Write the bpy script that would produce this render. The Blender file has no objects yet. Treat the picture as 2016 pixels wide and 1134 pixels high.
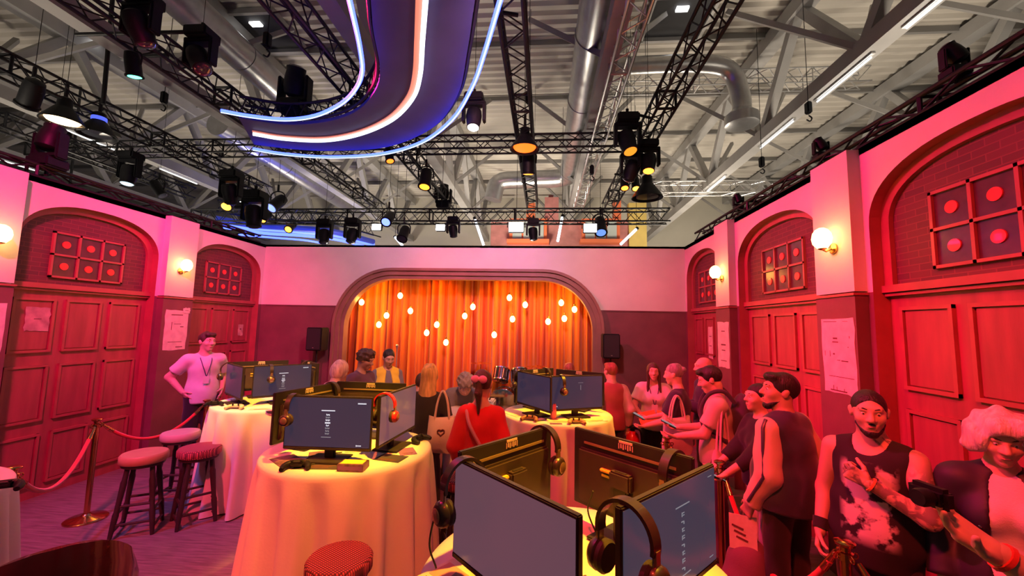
import bpy, bmesh, math, random
import numpy as np
from mathutils import Vector, Matrix
random.seed(7)
rng = np.random.default_rng(7)
S = bpy.context.scene
COL = S.collection
PI = math.pi

# ------------------------------------------------------------------ camera
FOC, CX, CY = 788.0, 1008.0, 567.0
_Y = Vector((61, -76, -788)).normalized()
_X = Vector((10008, -132, 788)); _X = (_X - _X.dot(_Y)*_Y).normalized()
_Z = _X.cross(_Y)
RC = Matrix((_X, _Y, _Z))            # camera axes -> room axes
EYE = Vector((0, 0, 2.0))
cam_data = bpy.data.cameras.new('camera'); cam = bpy.data.objects.new('camera', cam_data); COL.objects.link(cam)
cam.matrix_world = Matrix.Translation(EYE) @ RC.to_4x4()
cam_data.sensor_width = 36.0; cam_data.lens = 36.0*FOC/2016.0
cam_data.clip_start = 0.05; cam_data.clip_end = 200
S.camera = cam
def ray(x, y): return RC @ Vector(((x-CX)/FOC, -(y-CY)/FOC, -1.0))
def atY(x, y, Y): d = ray(x, y); return EYE + d*(Y/d.y)
def atZ(x, y, Z): d = ray(x, y); return EYE + d*((Z-2.0)/d.z)

# ------------------------------------------------------------------ world, exposure
w = bpy.data.worlds.new('hall_ambient'); S.world = w; w.use_nodes = True  # dim even ambient fill, let in through the unbuilt hall sides
w.node_tree.nodes['Background'].inputs[0].default_value = (1.0, 0.90, 0.80, 1)
w.node_tree.nodes['Background'].inputs[1].default_value = 0.04
S.view_settings.view_transform = 'Standard'; S.view_settings.look = 'None'
S.view_settings.gamma = 1.0; S.view_settings.exposure = 0.0
S.view_settings.use_curve_mapping = False
S.cycles.use_denoising = True
S.cycles.use_adaptive_sampling = True; S.cycles.adaptive_threshold = 0.06
S.cycles.max_bounces = 3; S.cycles.diffuse_bounces = 2; S.cycles.glossy_bounces = 2; S.cycles.transmission_bounces = 4
S.cycles.sample_clamp_indirect = 4.0
S.cycles.caustics_reflective = False; S.cycles.caustics_refractive = False

def spot(name, loc, aim, watts, color, angle=70, blend=0.8, radius=0.15):
    d = bpy.data.lights.new(name, 'SPOT'); d.energy = watts; d.color = color
    d.spot_size = math.radians(angle); d.spot_blend = blend; d.shadow_soft_size = radius
    o = bpy.data.objects.new(name, d); COL.objects.link(o); o.location = loc
    o.rotation_euler = (Vector(aim)-Vector(loc)).to_track_quat('-Z', 'Y').to_euler()
    return o
def point(name, loc, watts, color, radius=0.05):
    d = bpy.data.lights.new(name, 'POINT'); d.energy = watts; d.color = color; d.shadow_soft_size = radius
    o = bpy.data.objects.new(name, d); COL.objects.link(o); o.location = loc
    return o
RED = (1.0, 0.012, 0.11); PINK = (1.0, 0.025, 0.21); AMB = (1.0, 0.46, 0.02); ORG = (1.0, 0.16, 0.015); MAG = (1.0, 0.12, 0.75)
# wall wash from the lighting trusses
spot('wash_left_wall', (-2.9, 0.9, 5.35), (-5.4, 4.4, 2.35), 1900, PINK, 64, 1.0)
spot('wash_left_far', (-2.7, 3.2, 4.7), (-5.6, 6.2, 2.3), 640, PINK, 58, 1.0)
spot('wash_right_near', (-2.9, 3.6, 5.3), (2.45, 2.4, 2.0), 1800, RED, 66, 1.0)
spot('wash_right_far', (-2.9, 4.4, 5.2), (2.45, 5.6, 2.5), 2500, (1.0, 0.015, 0.13), 58, 1.0)
spot('wash_back_wall', (-0.2, 2.6, 4.75), (-1.3, 7.4, 3.0), 800, (1.0, 0.46, 0.48), 95, 1.0)
spot('wash_back_mag', (-0.2, 3.6, 4.75), (-1.3, 7.4, 3.4), 260, MAG, 60, 1.0)
# stage lights behind the proscenium, aimed at the curtain
for i, x in enumerate((-3.3, -2.1, -0.8, 0.4)):
    spot('stage_light', (x, 7.62, 3.02), (x, 8.0, 1.7), 42, (1.0, 0.20, 0.004), 130, 1.0, 0.08)
spot('stage_wash', (-2.9, 4.4, 5.2), (-1.4, 7.9, 1.4), 520, (1.0, 0.05, 0.008), 42, 1.0)
# warm spots on the game tables
for n, loc, aim, wt in (('table_spot', (-2.6, 2.2, 5.3), (-3.25, 4.7, 1.05), 3000), ('table_spot', (-0.3, 2.2, 4.75), (-1.45, 3.05, 1.05), 2500),
                        ('table_spot', (1.7, 4.0, 5.3), (0.17, 4.62, 1.05), 2600), ('table_spot', (1.2, 2.3, 5.3), (0.14, 1.66, 1.05), 2300)):
    spot(n, loc, aim, wt, AMB, 18, 0.5, 0.10)
spot('cloth_spot', (-0.4, 0.3, 5.2), (-1.5, 2.5, 0.55), 1500, (1.0, 0.14, 0.03), 26, 1.0, 0.08)
spot('floor_wash', (-3.0, 0.3, 4.7), (-3.1, 3.0, 0.0), 1500, (1.0, 0.05, 0.10), 52, 1.0)
spot('crowd_wash', (-0.2, 0.3, 4.9), (1.6, 3.0, 1.2), 1250, (1.0, 0.04, 0.022), 66, 1.0)
spot('centre_wash', (-0.2, 1.4, 4.8), (-1.35, 4.3, 1.3), 700, (1.0, 0.24, 0.05), 40, 1.0, 0.08)
spot('violet_wash', (-5.0, 2.0, 5.3), (-3.6, 4.6, 0.4), 450, (0.25, 0.2, 1.0), 50, 1.0)
# added unseen white uplights, spread out to brighten the hall roof evenly
for x, y, z, wt in ((-0.8, 11.6, 3.2, 600), (3.6, 11.6, 3.2, 430), (-5.5, 11.8, 3.2, 400), (-10.5, 9.0, 3.2, 420), (-9.0, 4.0, 3.2, 420), (-9.0, -1.5, 3.2, 260), (6.5, 7.5, 3.2, 460), (6.5, 2.5, 3.2, 330), (6.0, -2.0, 3.2, 200), (-1.5, 15.0, 2.5, 800), (6.0, 15.0, 2.5, 750), (-9.0, 15.0, 2.5, 700)):
    spot('roof_fill', (x, y, z), (x+0.3, y+0.5, 8.5), wt, (1.0, 0.86, 0.68), 140, 0.6, 0.5)

# ------------------------------------------------------------------ materials
MATS = {}
def mat(name, color=(0.5, 0.5, 0.5), rough=0.6, metal=0.0, emit=None, es=1.0, var=0.0, vscale=6.0, bump=0.0, bscale=40.0, stretch=(1, 1, 1), spec=0.5, coat=0.0, sheen=0.0, trans=0.0, alpha=1.0):
    if name in MATS: return MATS[name]
    m = bpy.data.materials.new(name); m.use_nodes = True; MATS[name] = m
    nt = m.node_tree; N = nt.nodes; L = nt.links; b = N['Principled BSDF']
    b.inputs['Base Color'].default_value = (*color, 1); b.inputs['Roughness'].default_value = rough
    b.inputs['Metallic'].default_value = metal; b.inputs['Specular IOR Level'].default_value = spec
    b.inputs['Coat Weight'].default_value = coat; b.inputs['Sheen Weight'].default_value = sheen
    b.inputs['Transmission Weight'].default_value = trans; b.inputs['Alpha'].default_value = alpha
    if emit:
        b.inputs['Emission Color'].default_value = (*emit, 1); b.inputs['Emission Strength'].default_value = es
    if var > 0 or bump > 0:
        tc = N.new('ShaderNodeTexCoord'); mp = N.new('ShaderNodeMapping'); mp.inputs['Scale'].default_value = stretch
        L.new(tc.outputs['Object'], mp.inputs[0])
    if var > 0:
        nz = N.new('ShaderNodeTexNoise'); nz.inputs['Scale'].default_value = vscale; nz.inputs['Detail'].default_value = 5
        rp = N.new('ShaderNodeValToRGB')
        rp.color_ramp.elements[0].position = 0.3; rp.color_ramp.elements[1].position = 0.7
        rp.color_ramp.elements[0].color = (*[c*(1-var) for c in color], 1)
        rp.color_ramp.elements[1].color = (*[min(1, c*(1+var)) for c in color], 1)
        L.new(mp.outputs[0], nz.inputs['Vector']); L.new(nz.outputs[0], rp.inputs[0]); L.new(rp.outputs[0], b.inputs['Base Color'])
    if bump > 0:
        n2 = N.new('ShaderNodeTexNoise'); n2.inputs['Scale'].default_value = bscale; n2.inputs['Detail'].default_value = 4
        bp = N.new('ShaderNodeBump'); bp.inputs['Strength'].default_value = bump; bp.inputs['Distance'].default_value = 0.02
        L.new(mp.outputs[0], n2.inputs['Vector']); L.new(n2.outputs[0], bp.inputs['Height']); L.new(bp.outputs[0], b.inputs['Normal'])
    return m
def emis(name, color, strength): return mat(name, (0.02, 0.02, 0.02), 0.5, emit=color, es=strength)

M_PLASTER = mat('plaster', (0.78, 0.72, 0.68), 0.85, var=0.06, vscale=2.0, bump=0.08, bscale=30)
M_PLASTER2 = mat('pilaster_edge', (0.70, 0.66, 0.60), 0.85, var=0.05)
M_DADO = mat('painted_dado', (0.20, 0.07, 0.085), 0.6, var=0.15, vscale=3.0, bump=0.05)
M_DOOR = mat('painted_door_wood', (0.36, 0.075, 0.085), 0.5, var=0.18, vscale=3.0, stretch=(4, 4, 0.6), bump=0.06, bscale=25)
M_TRIM = mat('painted_trim_wood', (0.40, 0.085, 0.09), 0.45, var=0.12, vscale=5)
M_FRAME = mat('stage_frame_wood', (0.30, 0.15, 0.12), 0.55, var=0.15, vscale=3, bump=0.05)
M_BLACK = mat('black_metal', (0.012, 0.012, 0.014), 0.5, 0.0, var=0.2, vscale=8, spec=0.3)
M_BLACKP = mat('black_plastic', (0.010, 0.010, 0.012), 0.5, var=0.2, vscale=20, spec=0.25)
M_STEEL = mat('painted_hall_steel', (0.40, 0.39, 0.38), 0.55, 0.2, var=0.10, vscale=2)
M_GALV = mat('galvanised_duct', (0.62, 0.63, 0.64), 0.32, 0.85, var=0.10, vscale=6, bump=0.03)
M_ALU = mat('aluminium_truss', (0.70, 0.70, 0.70), 0.35, 0.9)
M_DECK = mat('roof_deck', (0.60, 0.56, 0.50), 0.6, 0.1, var=0.08, vscale=0.8)

def brick_mat():
    m = bpy.data.materials.new('printed_brick'); m.use_nodes = True
    nt = m.node_tree; N = nt.nodes; L = nt.links; b = N['Principled BSDF']
    tc = N.new('ShaderNodeTexCoord'); sp = N.new('ShaderNodeSeparateXYZ'); cb = N.new('ShaderNodeCombineXYZ')
    L.new(tc.outputs['Object'], sp.inputs[0]); L.new(sp.outputs[1], cb.inputs[0]); L.new(sp.outputs[2], cb.inputs[1])
    br = N.new('ShaderNodeTexBrick'); br.inputs['Scale'].default_value = 1.0
    br.inputs['Brick Width'].default_value = 0.16; br.inputs['Row Height'].default_value = 0.050; br.inputs['Mortar Size'].default_value = 0.004
    br.inputs['Color1'].default_value = (0.15, 0.045, 0.05, 1); br.inputs['Color2'].default_value = (0.11, 0.038, 0.045, 1); br.inputs['Mortar'].default_value = (0.20, 0.06, 0.06, 1)
    L.new(cb.outputs[0], br.inputs['Vector']); L.new(br.outputs[0], b.inputs['Base Color'])
    bp = N.new('ShaderNodeBump'); bp.inputs['Strength'].default_value = 0.3; bp.inputs['Distance'].default_value = 0.004; bp.invert = True
    L.new(br.outputs['Fac'], bp.inputs['Height']); L.new(bp.outputs[0], b.inputs['Normal']); b.inputs['Roughness'].default_value = 0.7
    return m
M_BRICK = brick_mat()
def floor_mat():
    m = bpy.data.materials.new('floor_boards'); m.use_nodes = True
    nt = m.node_tree; N = nt.nodes; L = nt.links; b = N['Principled BSDF']
    tc = N.new('ShaderNodeTexCoord'); mp = N.new('ShaderNodeMapping'); L.new(tc.outputs['Object'], mp.inputs[0])
    nz = N.new('ShaderNodeTexNoise'); nz.inputs['Scale'].default_value = 9; nz.inputs['Detail'].default_value = 6
    mp.inputs['Scale'].default_value = (0.5, 5, 1); L.new(mp.outputs[0], nz.inputs['Vector'])
    rp = N.new('ShaderNodeValToRGB'); rp.color_ramp.elements[0].color = (0.15, 0.11, 0.11, 1); rp.color_ramp.elements[1].color = (0.27, 0.20, 0.20, 1)
    rp.color_ramp.elements[0].position = 0.35; rp.color_ramp.elements[1].position = 0.65
    L.new(nz.outputs[0], rp.inputs[0]); L.new(rp.outputs[0], b.inputs['Base Color']); b.inputs['Roughness'].default_value = 0.42
    bp = N.new('ShaderNodeBump'); bp.inputs['Strength'].default_value = 0.1; L.new(nz.outputs[0], bp.inputs['Height']); L.new(bp.outputs[0], b.inputs['Normal'])
    return m
M_FLOOR = floor_mat()

# ------------------------------------------------------------------ mesh helpers
def frame_of(d):
    d = Vector(d).normalized()
    up = Vector((0, 0, 1)) if abs(d.z) < 0.95 else Vector((0, 1, 0))
    a = d.cross(up).normalized(); b = a.cross(d).normalized()
    return a, b, d
class MB:
    def __init__(s): s.v = []; s.f = []; s.mi = []; s.cur = 0
    def add(s, vs, fs):
        n = len(s.v); s.v.extend([tuple(p) for p in vs])
        for f in fs: s.f.append([i+n for i in f]); s.mi.append(s.cur)
        return s
    def box(s, c, size, rot=None):
        hx, hy, hz = size[0]/2, size[1]/2, size[2]/2
        pts = [Vector((x, y, z)) for x in (-hx, hx) for y in (-hy, hy) for z in (-hz, hz)]
        if rot is not None: pts = [rot @ p for p in pts]
        c = Vector(c)
        return s.add([p+c for p in pts], [(0, 1, 3, 2), (4, 6, 7, 5), (0, 4, 5, 1), (2, 3, 7, 6), (0, 2, 6, 4), (1, 5, 7, 3)])
    def bbox(s, c, size, bev=0.01, rot=None):       # bevelled box: rounded in plan corners by chamfer on all edges
        bm = bmesh.new(); bmesh.ops.create_cube(bm, size=1)
        for v in bm.verts: v.co = Vector((v.co.x*size[0], v.co.y*size[1], v.co.z*size[2]))
        bmesh.ops.bevel(bm, geom=bm.edges[:], offset=min(bev, min(size)*0.45), segments=2, affect='EDGES')
        c = Vector(c); vs = [((rot @ v.co) if rot is not None else v.co)+c for v in bm.verts]
        bm.verts.index_update(); fs = [[v.index for v in f.verts] for f in bm.faces]; bm.free()
        return s.add(vs, fs)
    def cyl(s, p0, p1, r0, r1=None, n=12, cap=True):
        r1 = r0 if r1 is None else r1
        p0 = Vector(p0); p1 = Vector(p1); a, b, d = frame_of(p1-p0)
        vs = []
        for p, r in ((p0, r0), (p1, r1)):
            for i in range(n):
                t = 2*PI*i/n; vs.append(p + a*(math.cos(t)*r) + b*(math.sin(t)*r))
        fs = [(i, (i+1) % n, n+(i+1) % n, n+i) for i in range(n)]
        if cap: fs += [list(range(n))[::-1], list(range(n, 2*n))]
        return s.add(vs, fs)
    def tube(s, path, r, n=8, cap=True, closed=False):
        P = [Vector(p) for p in path]; m = len(P); rr = r if isinstance(r, (list, tuple)) else [r]*m
        vs = []; pa = None
        for i, p in enumerate(P):
            if closed: d = P[(i+1) % m]-P[i-1]
            else: d = P[min(i+1, m-1)]-P[max(i-1, 0)]
            d = d.normalized()
            if pa is None: a, b, _ = frame_of(d)
            else:
                a = (pa - d*pa.dot(d)).normalized(); b = a.cross(d)
            pa = a
            for k in range(n):
                t = 2*PI*k/n; vs.append(p + a*(math.cos(t)*rr[i]) + b*(math.sin(t)*rr[i]))
        fs = []
        for i in range(m if closed else m-1):
            j = (i+1) % m
            for k in range(n):
                fs.append((i*n+k, i*n+(k+1) % n, j*n+(k+1) % n, j*n+k))
        if cap and not closed: fs += [list(range(n))[::-1], [(m-1)*n+k for k in range(n)]]
        return s.add(vs, fs)
    def lathe(s, prof, c=(0, 0, 0), n=24, axis=None):
        c = Vector(c); R = axis if axis is not None else Matrix.Identity(3)
        vs = [c + R @ Vector((math.cos(2*PI*k/n)*r, math.sin(2*PI*k/n)*r, z)) for r, z in prof for k in range(n)]
        m = len(prof)
        fs = [(i*n+k, i*n+(k+1) % n, (i+1)*n+(k+1) % n, (i+1)*n+k) for i in range(m-1) for k in range(n)]
        fs += [list(range(n))[::-1], [(m-1)*n+k for k in range(n)]]
        return s.add(vs, fs)
    def ball(s, c, r, n=12, m=8, rot=None):
        r = (r, r, r) if not isinstance(r, (tuple, list)) else r
        c = Vector(c); vs = []
        for i in range(m+1):
            ph = -PI/2 + PI*i/m; ph = max(-PI/2+0.02, min(PI/2-0.02, ph))
            for k in range(n):
                t = 2*PI*k/n
                p = Vector((math.cos(ph)*math.cos(t)*r[0], math.cos(ph)*math.sin(t)*r[1], math.sin(ph)*r[2]))
                vs.append(c + (rot @ p if rot is not None else p))
        fs = [(i*n+k, i*n+(k+1) % n, (i+1)*n+(k+1) % n, (i+1)*n+k) for i in range(m) for k in range(n)]
        fs += [list(range(n))[::-1], [m*n+k for k in range(n)]]
        return s.add(vs, fs)
    def prism(s, poly, dirv):                       # closed polygon (3D points) extruded along dirv
        P = [Vector(p) for p in poly]; n = len(P); dv = Vector(dirv)
        vs = P + [p+dv for p in P]
        fs = [list(range(n)), list(range(n, 2*n))[::-1]] + [(i, n+i, n+(i+1) % n, (i+1) % n) for i in range(n)]
        return s.add(vs, fs)
    def build(s, name, material=None, parent=None, smooth=True, angle=40, mats=None):
        me = bpy.data.meshes.new(name); me.from_pydata(s.v, [], s.f)
        for m in (mats or [material]): me.materials.append(m)
        if mats: me.polygons.foreach_set('material_index', s.mi)
        bm = bmesh.new(); bm.from_mesh(me); bmesh.ops.recalc_face_normals(bm, faces=bm.faces[:]); bm.to_mesh(me); bm.free()
        if smooth:
            me.polygons.foreach_set('use_smooth', [True]*len(me.polygons)); me.set_sharp_from_angle(angle=math.radians(angle))
        o = bpy.data.objects.new(name, me); COL.objects.link(o)
        if parent is not None: o.parent = parent
        return o
def tag(o, label=None, cat=None, group=None, kind=None):
    if label: o['label'] = label
    if cat: o['category'] = cat
    if group: o['group'] = group
    if kind: o['kind'] = kind
    return o
def thing(name, label, cat, loc=(0, 0, 0), rz=0.0, group=None):
    o = bpy.data.objects.new(name, None); COL.objects.link(o); o.location = loc; o.rotation_euler = (0, 0, rz)
    o.empty_display_size = 0.1
    return tag(o, label, cat, group)
def struct(o): o['kind'] = 'structure'; return o
def place(o, M):                # rigid placement of a thing
    o.matrix_basis = M; return o
def kids(o): return [c for c in bpy.data.objects if c.parent is o]
def copy_tree(o, parent=None):
    c = o.copy(); COL.objects.link(c); c.parent = parent
    for ch in kids(o): copy_tree(ch, c)
    return c
def catmull(pts, n=8):
    P = [Vector(p) for p in pts]; P = [P[0]*2-P[1]] + P + [P[-1]*2-P[-2]]; out = []
    for i in range(1, len(P)-2):
        a, b, c, d = P[i-1:i+3]
        for k in range(n):
            t = k/n
            out.append(0.5*((2*b)+(c-a)*t+(2*a-5*b+4*c-d)*t*t+(3*b-a-3*c+d)*t**3))
    out.append(P[-2]); return out
TXT = {}
def text_mesh(body, size, name, material, parent, M, extrude=0.0006, align='CENTER'):
    key = (body, size, material.name)
    if key in TXT:
        o = bpy.data.objects.new(name, TXT[key]); COL.objects.link(o); o.parent = parent; o.matrix_basis = M
        return o
    cu = bpy.data.curves.new(name, 'FONT'); cu.body = body; cu.size = size; cu.extrude = extrude; cu.align_x = align; cu.align_y = 'CENTER'
    cu.resolution_u = 2
    tmp = bpy.data.objects.new('tmp_text', cu); COL.objects.link(tmp)
    dg = bpy.context.evaluated_depsgraph_get(); me = bpy.data.meshes.new_from_object(tmp.evaluated_get(dg))
    bpy.data.objects.remove(tmp); me.name = name; me.materials.clear(); me.materials.append(material); TXT[key] = me
    o = bpy.data.objects.new(name, me); COL.objects.link(o); o.parent = parent; o.matrix_basis = M
    return o

# ================================================================== room shell
XL, XR, YB, ZT, ZD = -5.38, 2.45, 7.40, 3.50, 2.32     # pilaster faces, back wall, wall top, dado top
struct(MB().box((-1.5, 6, -0.05), (32, 28, 0.1)).build('floor', M_FLOOR, smooth=False))

ARCH = {'left': [(1.62, 3.16), (3.70, 5.24), (5.80, 7.32)], 'right': [(-0.35, 1.20), (1.74, 3.30), (3.86, 5.44), (5.97, 7.33)]}
PIL = {'left': [(3.20, 3.66), (5.28, 5.76)], 'right': [(1.25, 1.70), (3.35, 3.80), (5.49, 5.91)]}
SPRING, RISE = 2.84, 0.46
def arch_z(y, y0, y1):
    c, h = (y0+y1)/2, (y1-y0)/2; t = min(1, abs(y-c)/h)
    return SPRING + RISE*(max(0, 1-t**2.3))**(1/2.3)
def arch_pts(y0, y1, n=28, grow=0.0, rise=0.0):
    c, h = (y0+y1)/2, (y1-y0)/2
    out = []
    for i in range(n+1):
        a = PI*i/n; ca, sa = math.cos(a), math.sin(a)
        e = 2/2.3
        out.append((c + (h+grow)*math.copysign(abs(ca)**e, ca), SPRING + (RISE+grow+rise)*abs(sa)**e))
    return out                                       # from y1 side to y0 side
door_n = 0
M_PANE = mat('dark_window_pane', (0.10, 0.035, 0.045), 0.25, var=0.2, vscale=9)
M_REFLECTION = mat('red_lamp_reflection', (0.85, 0.06, 0.05), 0.3, coat=0.3)
def side_wall(side):
    global door_n
    sg = -1 if side == 'left' else 1
    X0 = XL if side == 'left' else XR
    XW = X0 + sg*0.10                                # wall plane
    XD = X0 + sg*0.22                                # door plane
    ys = -1.0; mb = MB()
    def quad(y0, y1, z0, z1, mi): mb.cur = mi; mb.add([(XW, y0, z0), (XW, y1, z0), (XW, y1, z1), (XW, y0, z1)], [(0, 1, 2, 3)])
    def rev(p0, p1, mi): mb.cur = mi; mb.add([(XW, *p0), (XW, *p1), (XW+sg*0.14, *p1), (XW+sg*0.14, *p0)], [(0, 1, 2, 3)])
    cur = ys
    for (y0, y1) in ARCH[side]:
        quad(cur, y0, 0, ZD, 1); quad(cur, y0, ZD, ZT, 0)
        pts = arch_pts(y0, y1)[::-1]
        for (a, za), (b, zb) in zip(pts[:-1], pts[1:]):
            mb.cur = 0; mb.add([(XW, a, za), (XW, b, zb), (XW, b, ZT), (XW, a, ZT)], [(0, 1, 2, 3)])
            rev((a, za), (b, zb), 2)
        for yy in (y0, y1): rev((yy, 0), (yy, SPRING), 2)
        cur = y1
    quad(cur, YB, 0, ZD, 1); quad(cur, YB, ZD, ZT, 0)
    # top cap and back
    mb.cur = 0; mb.box((XW+sg*0.16, (ys+YB)/2, ZT-0.03), (0.32, YB-ys, 0.06))
    wl = struct(mb.build('wall_'+side, mats=[M_PLASTER, M_DADO, M_TRIM], smooth=False))
    for (y0, y1) in PIL[side]:
        p = MB(); p.box((X0+sg*0.05, (y0+y1)/2, ZD/2), (0.10, y1-y0, ZD)); p.build('pilaster_dado', M_DADO, wl, smooth=False)
        p = MB(); p.box((X0+sg*0.052, (y0+y1)/2, (ZD+ZT)/2), (0.096, y1-y0-0.006, ZT-ZD-0.02)); p.build('pilaster_shaft', M_PLASTER, wl, smooth=False)
        p = MB(); p.box((X0+sg*0.045, (y0+y1)/2, ZD-0.012), (0.12, y1-y0+0.02, 0.02)); p.build('dado_rail', M_TRIM, wl, smooth=False)
    for (y0, y1) in ARCH[side]:
        if y1 < 1.3: 
            struct(MB().box((XD+sg*0.03, (y0+y1)/2, 1.65), (0.04, y1-y0, 3.3)).build('trim_9', M_DOOR, smooth=False)); continue
        door_n += 1
        d = struct(MB().box((XD+sg*0.025, (y0+y1)/2, ZD/2), (0.05, y1-y0, ZD)).build('door_%d' % door_n, M_DOOR, smooth=False))
        # arched brick field
        ty = arch_pts(y0, y1)
        MB().prism([(XD, y, z) for y, z in ty] + [(XD, y0, ZD), (XD, y1, ZD)], (sg*0.05, 0, 0)).build('brick_infill', M_BRICK, d, smooth=False)
        # arch trim ring
        inn = arch_pts(y0, y1, grow=-0.075); t = MB()
        o_ = [(y1, ZD+0.02)] + ty + [(y0, ZD+0.02)]; i_ = [(y1-0.075, ZD+0.02)] + inn + [(y0+0.075, ZD+0.02)]
        for k in range(len(o_)-1):
            q = [o_[k], o_[k+1], i_[k+1], i_[k]]
            t.prism([(XD, *p) for p in q], (-sg*0.035, 0, 0))
        t.build('arch_trim', M_TRIM, d, angle=30)
        MB().box((XD-sg*0.03, (y0+y1)/2, ZD+0.02), (0.06, y1-y0, 0.055)).build('transom', M_TRIM, d, smooth=False)
        MB().box((XD-sg*0.02, (y0+y1)/2, ZD-0.025), (0.04, y1-y0, 0.02)).build('transom_bead', M_TRIM, d, smooth=False)
        # stiles and panels: three columns of panels with raised moulding
        n = 3; gap = 0.10; pw = (y1-y0-gap*(n+1))/n
        rows = [(1.60, 2.20), (0.84, 1.46), (0.14, 0.70)]
        for c in range(n):
            a = y0+gap+c*(pw+gap); b = a+pw
            for (z0, z1) in rows:
                MB().box((XD-sg*0.006, (a+b)/2, (z0+z1)/2), (0.012, b-a-0.07, z1-z0-0.07)).build('panel', M_DOOR, d, smooth=False)
                fr = MB(); s = 0.026
                for cc, sz in (((XD-sg*0.013, (a+b)/2, z1-s/2), (0.03, b-a, s)), ((XD-sg*0.013, (a+b)/2, z0+s/2), (0.03, b-a, s)),
                               ((XD-sg*0.012, a+s/2, (z0+z1)/2), (0.028, s, z1-z0)), ((XD-sg*0.012, b-s/2, (z0+z1)/2), (0.028, s, z1-z0))):
                    fr.box(cc, sz)
                fr.build('panel_moulding', M_TRIM, d, smooth=False)
        # six-light window; red disc in each pane put in for a lamp reflection
        cy = (y0+y1)/2; ww, hh = 0.255, 0.255
        wf = MB(); W = ww*3; H = hh*2; zc = 2.71; s = 0.022
        for k in range(4): wf.box((XD-sg*0.012, cy-W/2+k*ww, zc), (0.03, s, H+s))
        for k in range(3): wf.box((XD-sg*0.012, cy, zc-H/2+k*hh), (0.03, W+s, s))
        wfo = wf.build('window_frame', M_TRIM, d, smooth=False)
        for k in range(3):
            for r in range(2):
                yy, zz = cy-W/2+(k+.5)*ww, zc-H/2+(r+.5)*hh
                MB().box((XD-sg*0.004, yy, zz), (0.008, ww-s, hh-s)).build('pane', M_PANE, wfo, smooth=False)
                MB().cyl((XD-sg*0.008, yy, zz), (XD-sg*0.016, yy, zz), 0.042, n=20).build('lamp_reflection', M_REFLECTION, wfo)
    return wl
wall_l = side_wall('left'); wall_r = side_wall('right')

# ---- back wall with the rounded stage opening
SX0, SX1, SZ = -3.98, 1.10, 3.05; SR = 1.12
def round_open(x0, x1, z, r, n=14, zb=0.0):
    pts = [(x0, zb)]
    for i in range(n+1):
        a = PI - (PI/2)*i/n; pts.append((x0+r+math.cos(a)*r, z-r+math.sin(a)*r))
    for i in range(n+1):
        a = PI/2 - (PI/2)*i/n; pts.append((x1-r+math.cos(a)*r, z-r+math.sin(a)*r))
    pts.append((x1, zb)); return pts
op = round_open(SX0+0.1, SX1-0.1, SZ-0.1, SR-0.08)
mb = MB()
def zsplit(xa, xb, za, zb, x2a, x2b):
    pass
mb.cur = 1; mb.add([(XL-.2, YB, 0), (op[0][0], YB, 0), (op[0][0], YB, ZD), (XL-.2, YB, ZD)], [(0, 1, 2, 3)])
mb.add([(op[-1][0], YB, 0), (XR+.2, YB, 0), (XR+.2, YB, ZD), (op[-1][0], YB, ZD)], [(0, 1, 2, 3)])
mb.cur = 0; mb.add([(XL-.2, YB, ZD), (op[0][0], YB, ZD), (op[0][0], YB, ZT), (XL-.2, YB, ZT)], [(0, 1, 2, 3)])
mb.add([(op[-1][0], YB, ZD), (XR+.2, YB, ZD), (XR+.2, YB, ZT), (op[-1][0], YB, ZT)], [(0, 1, 2, 3)])
for (xa, za), (xb, zb) in zip(op[1:-1], op[2:-1]):
    mb.add([(xa, YB, za), (xb, YB, zb), (xb, YB, ZT), (xa, YB, ZT)], [(0, 1, 2, 3)])
mb.box(((XL+XR)/2, YB+0.10, ZT-0.02), (XR-XL+.4, 0.20, 0.04))
wb = struct(mb.build('wall_back', mats=[M_PLASTER, M_DADO], smooth=False))
MB().box((-4.63, YB-0.004, ZD-0.01), (1.5, 0.02, 0.02)).build('dado_rail', M_DADO, wb, smooth=False)
MB().box((1.76, YB-0.004, ZD-0.01), (1.34, 0.02, 0.02)).build('dado_rail', M_DADO, wb, smooth=False)
# stepped proscenium frame
def ring(o_pts, i_pts, y0, y1, name, m, parent):
    t = MB()
    n = len(o_pts)
    vs = [(x, y0, z) for x, z in o_pts] + [(x, y0, z) for x, z in i_pts] + [(x, y1, z) for x, z in o_pts] + [(x, y1, z) for x, z in i_pts]
    fs = []
    for k in range(n-1):
        fs += [(k, k+1, n+k+1, n+k), (2*n+k, 3*n+k, 3*n+k+1, 2*n+k+1), (k, 2*n+k, 2*n+k+1, k+1), (n+k, n+k+1, 3*n+k+1, 3*n+k)]
    return t.add(vs, fs).build(name, m, parent, angle=35)
pf = struct(ring(round_open(SX0, SX1, SZ, SR), round_open(SX0+0.05, SX1-0.05, SZ-0.05, SR-0.05), YB-0.10, YB+0.12, 'trim_1', M_FRAME, None))
ring(round_open(SX0+0.05, SX1-0.05, SZ-0.05, SR-0.05), round_open(SX0+0.13, SX1-0.13, SZ-0.13, SR-0.12), YB-0.06, YB+0.12, 'frame_band', M_FRAME, pf)
ring(round_open(SX0+0.13, SX1-0.13, SZ-0.13, SR-0.12), round_open(SX0+0.20, SX1-0.20, SZ-0.20, SR-0.18), YB-0.02, YB+0.16, 'frame_band', M_FRAME, pf)
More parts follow.
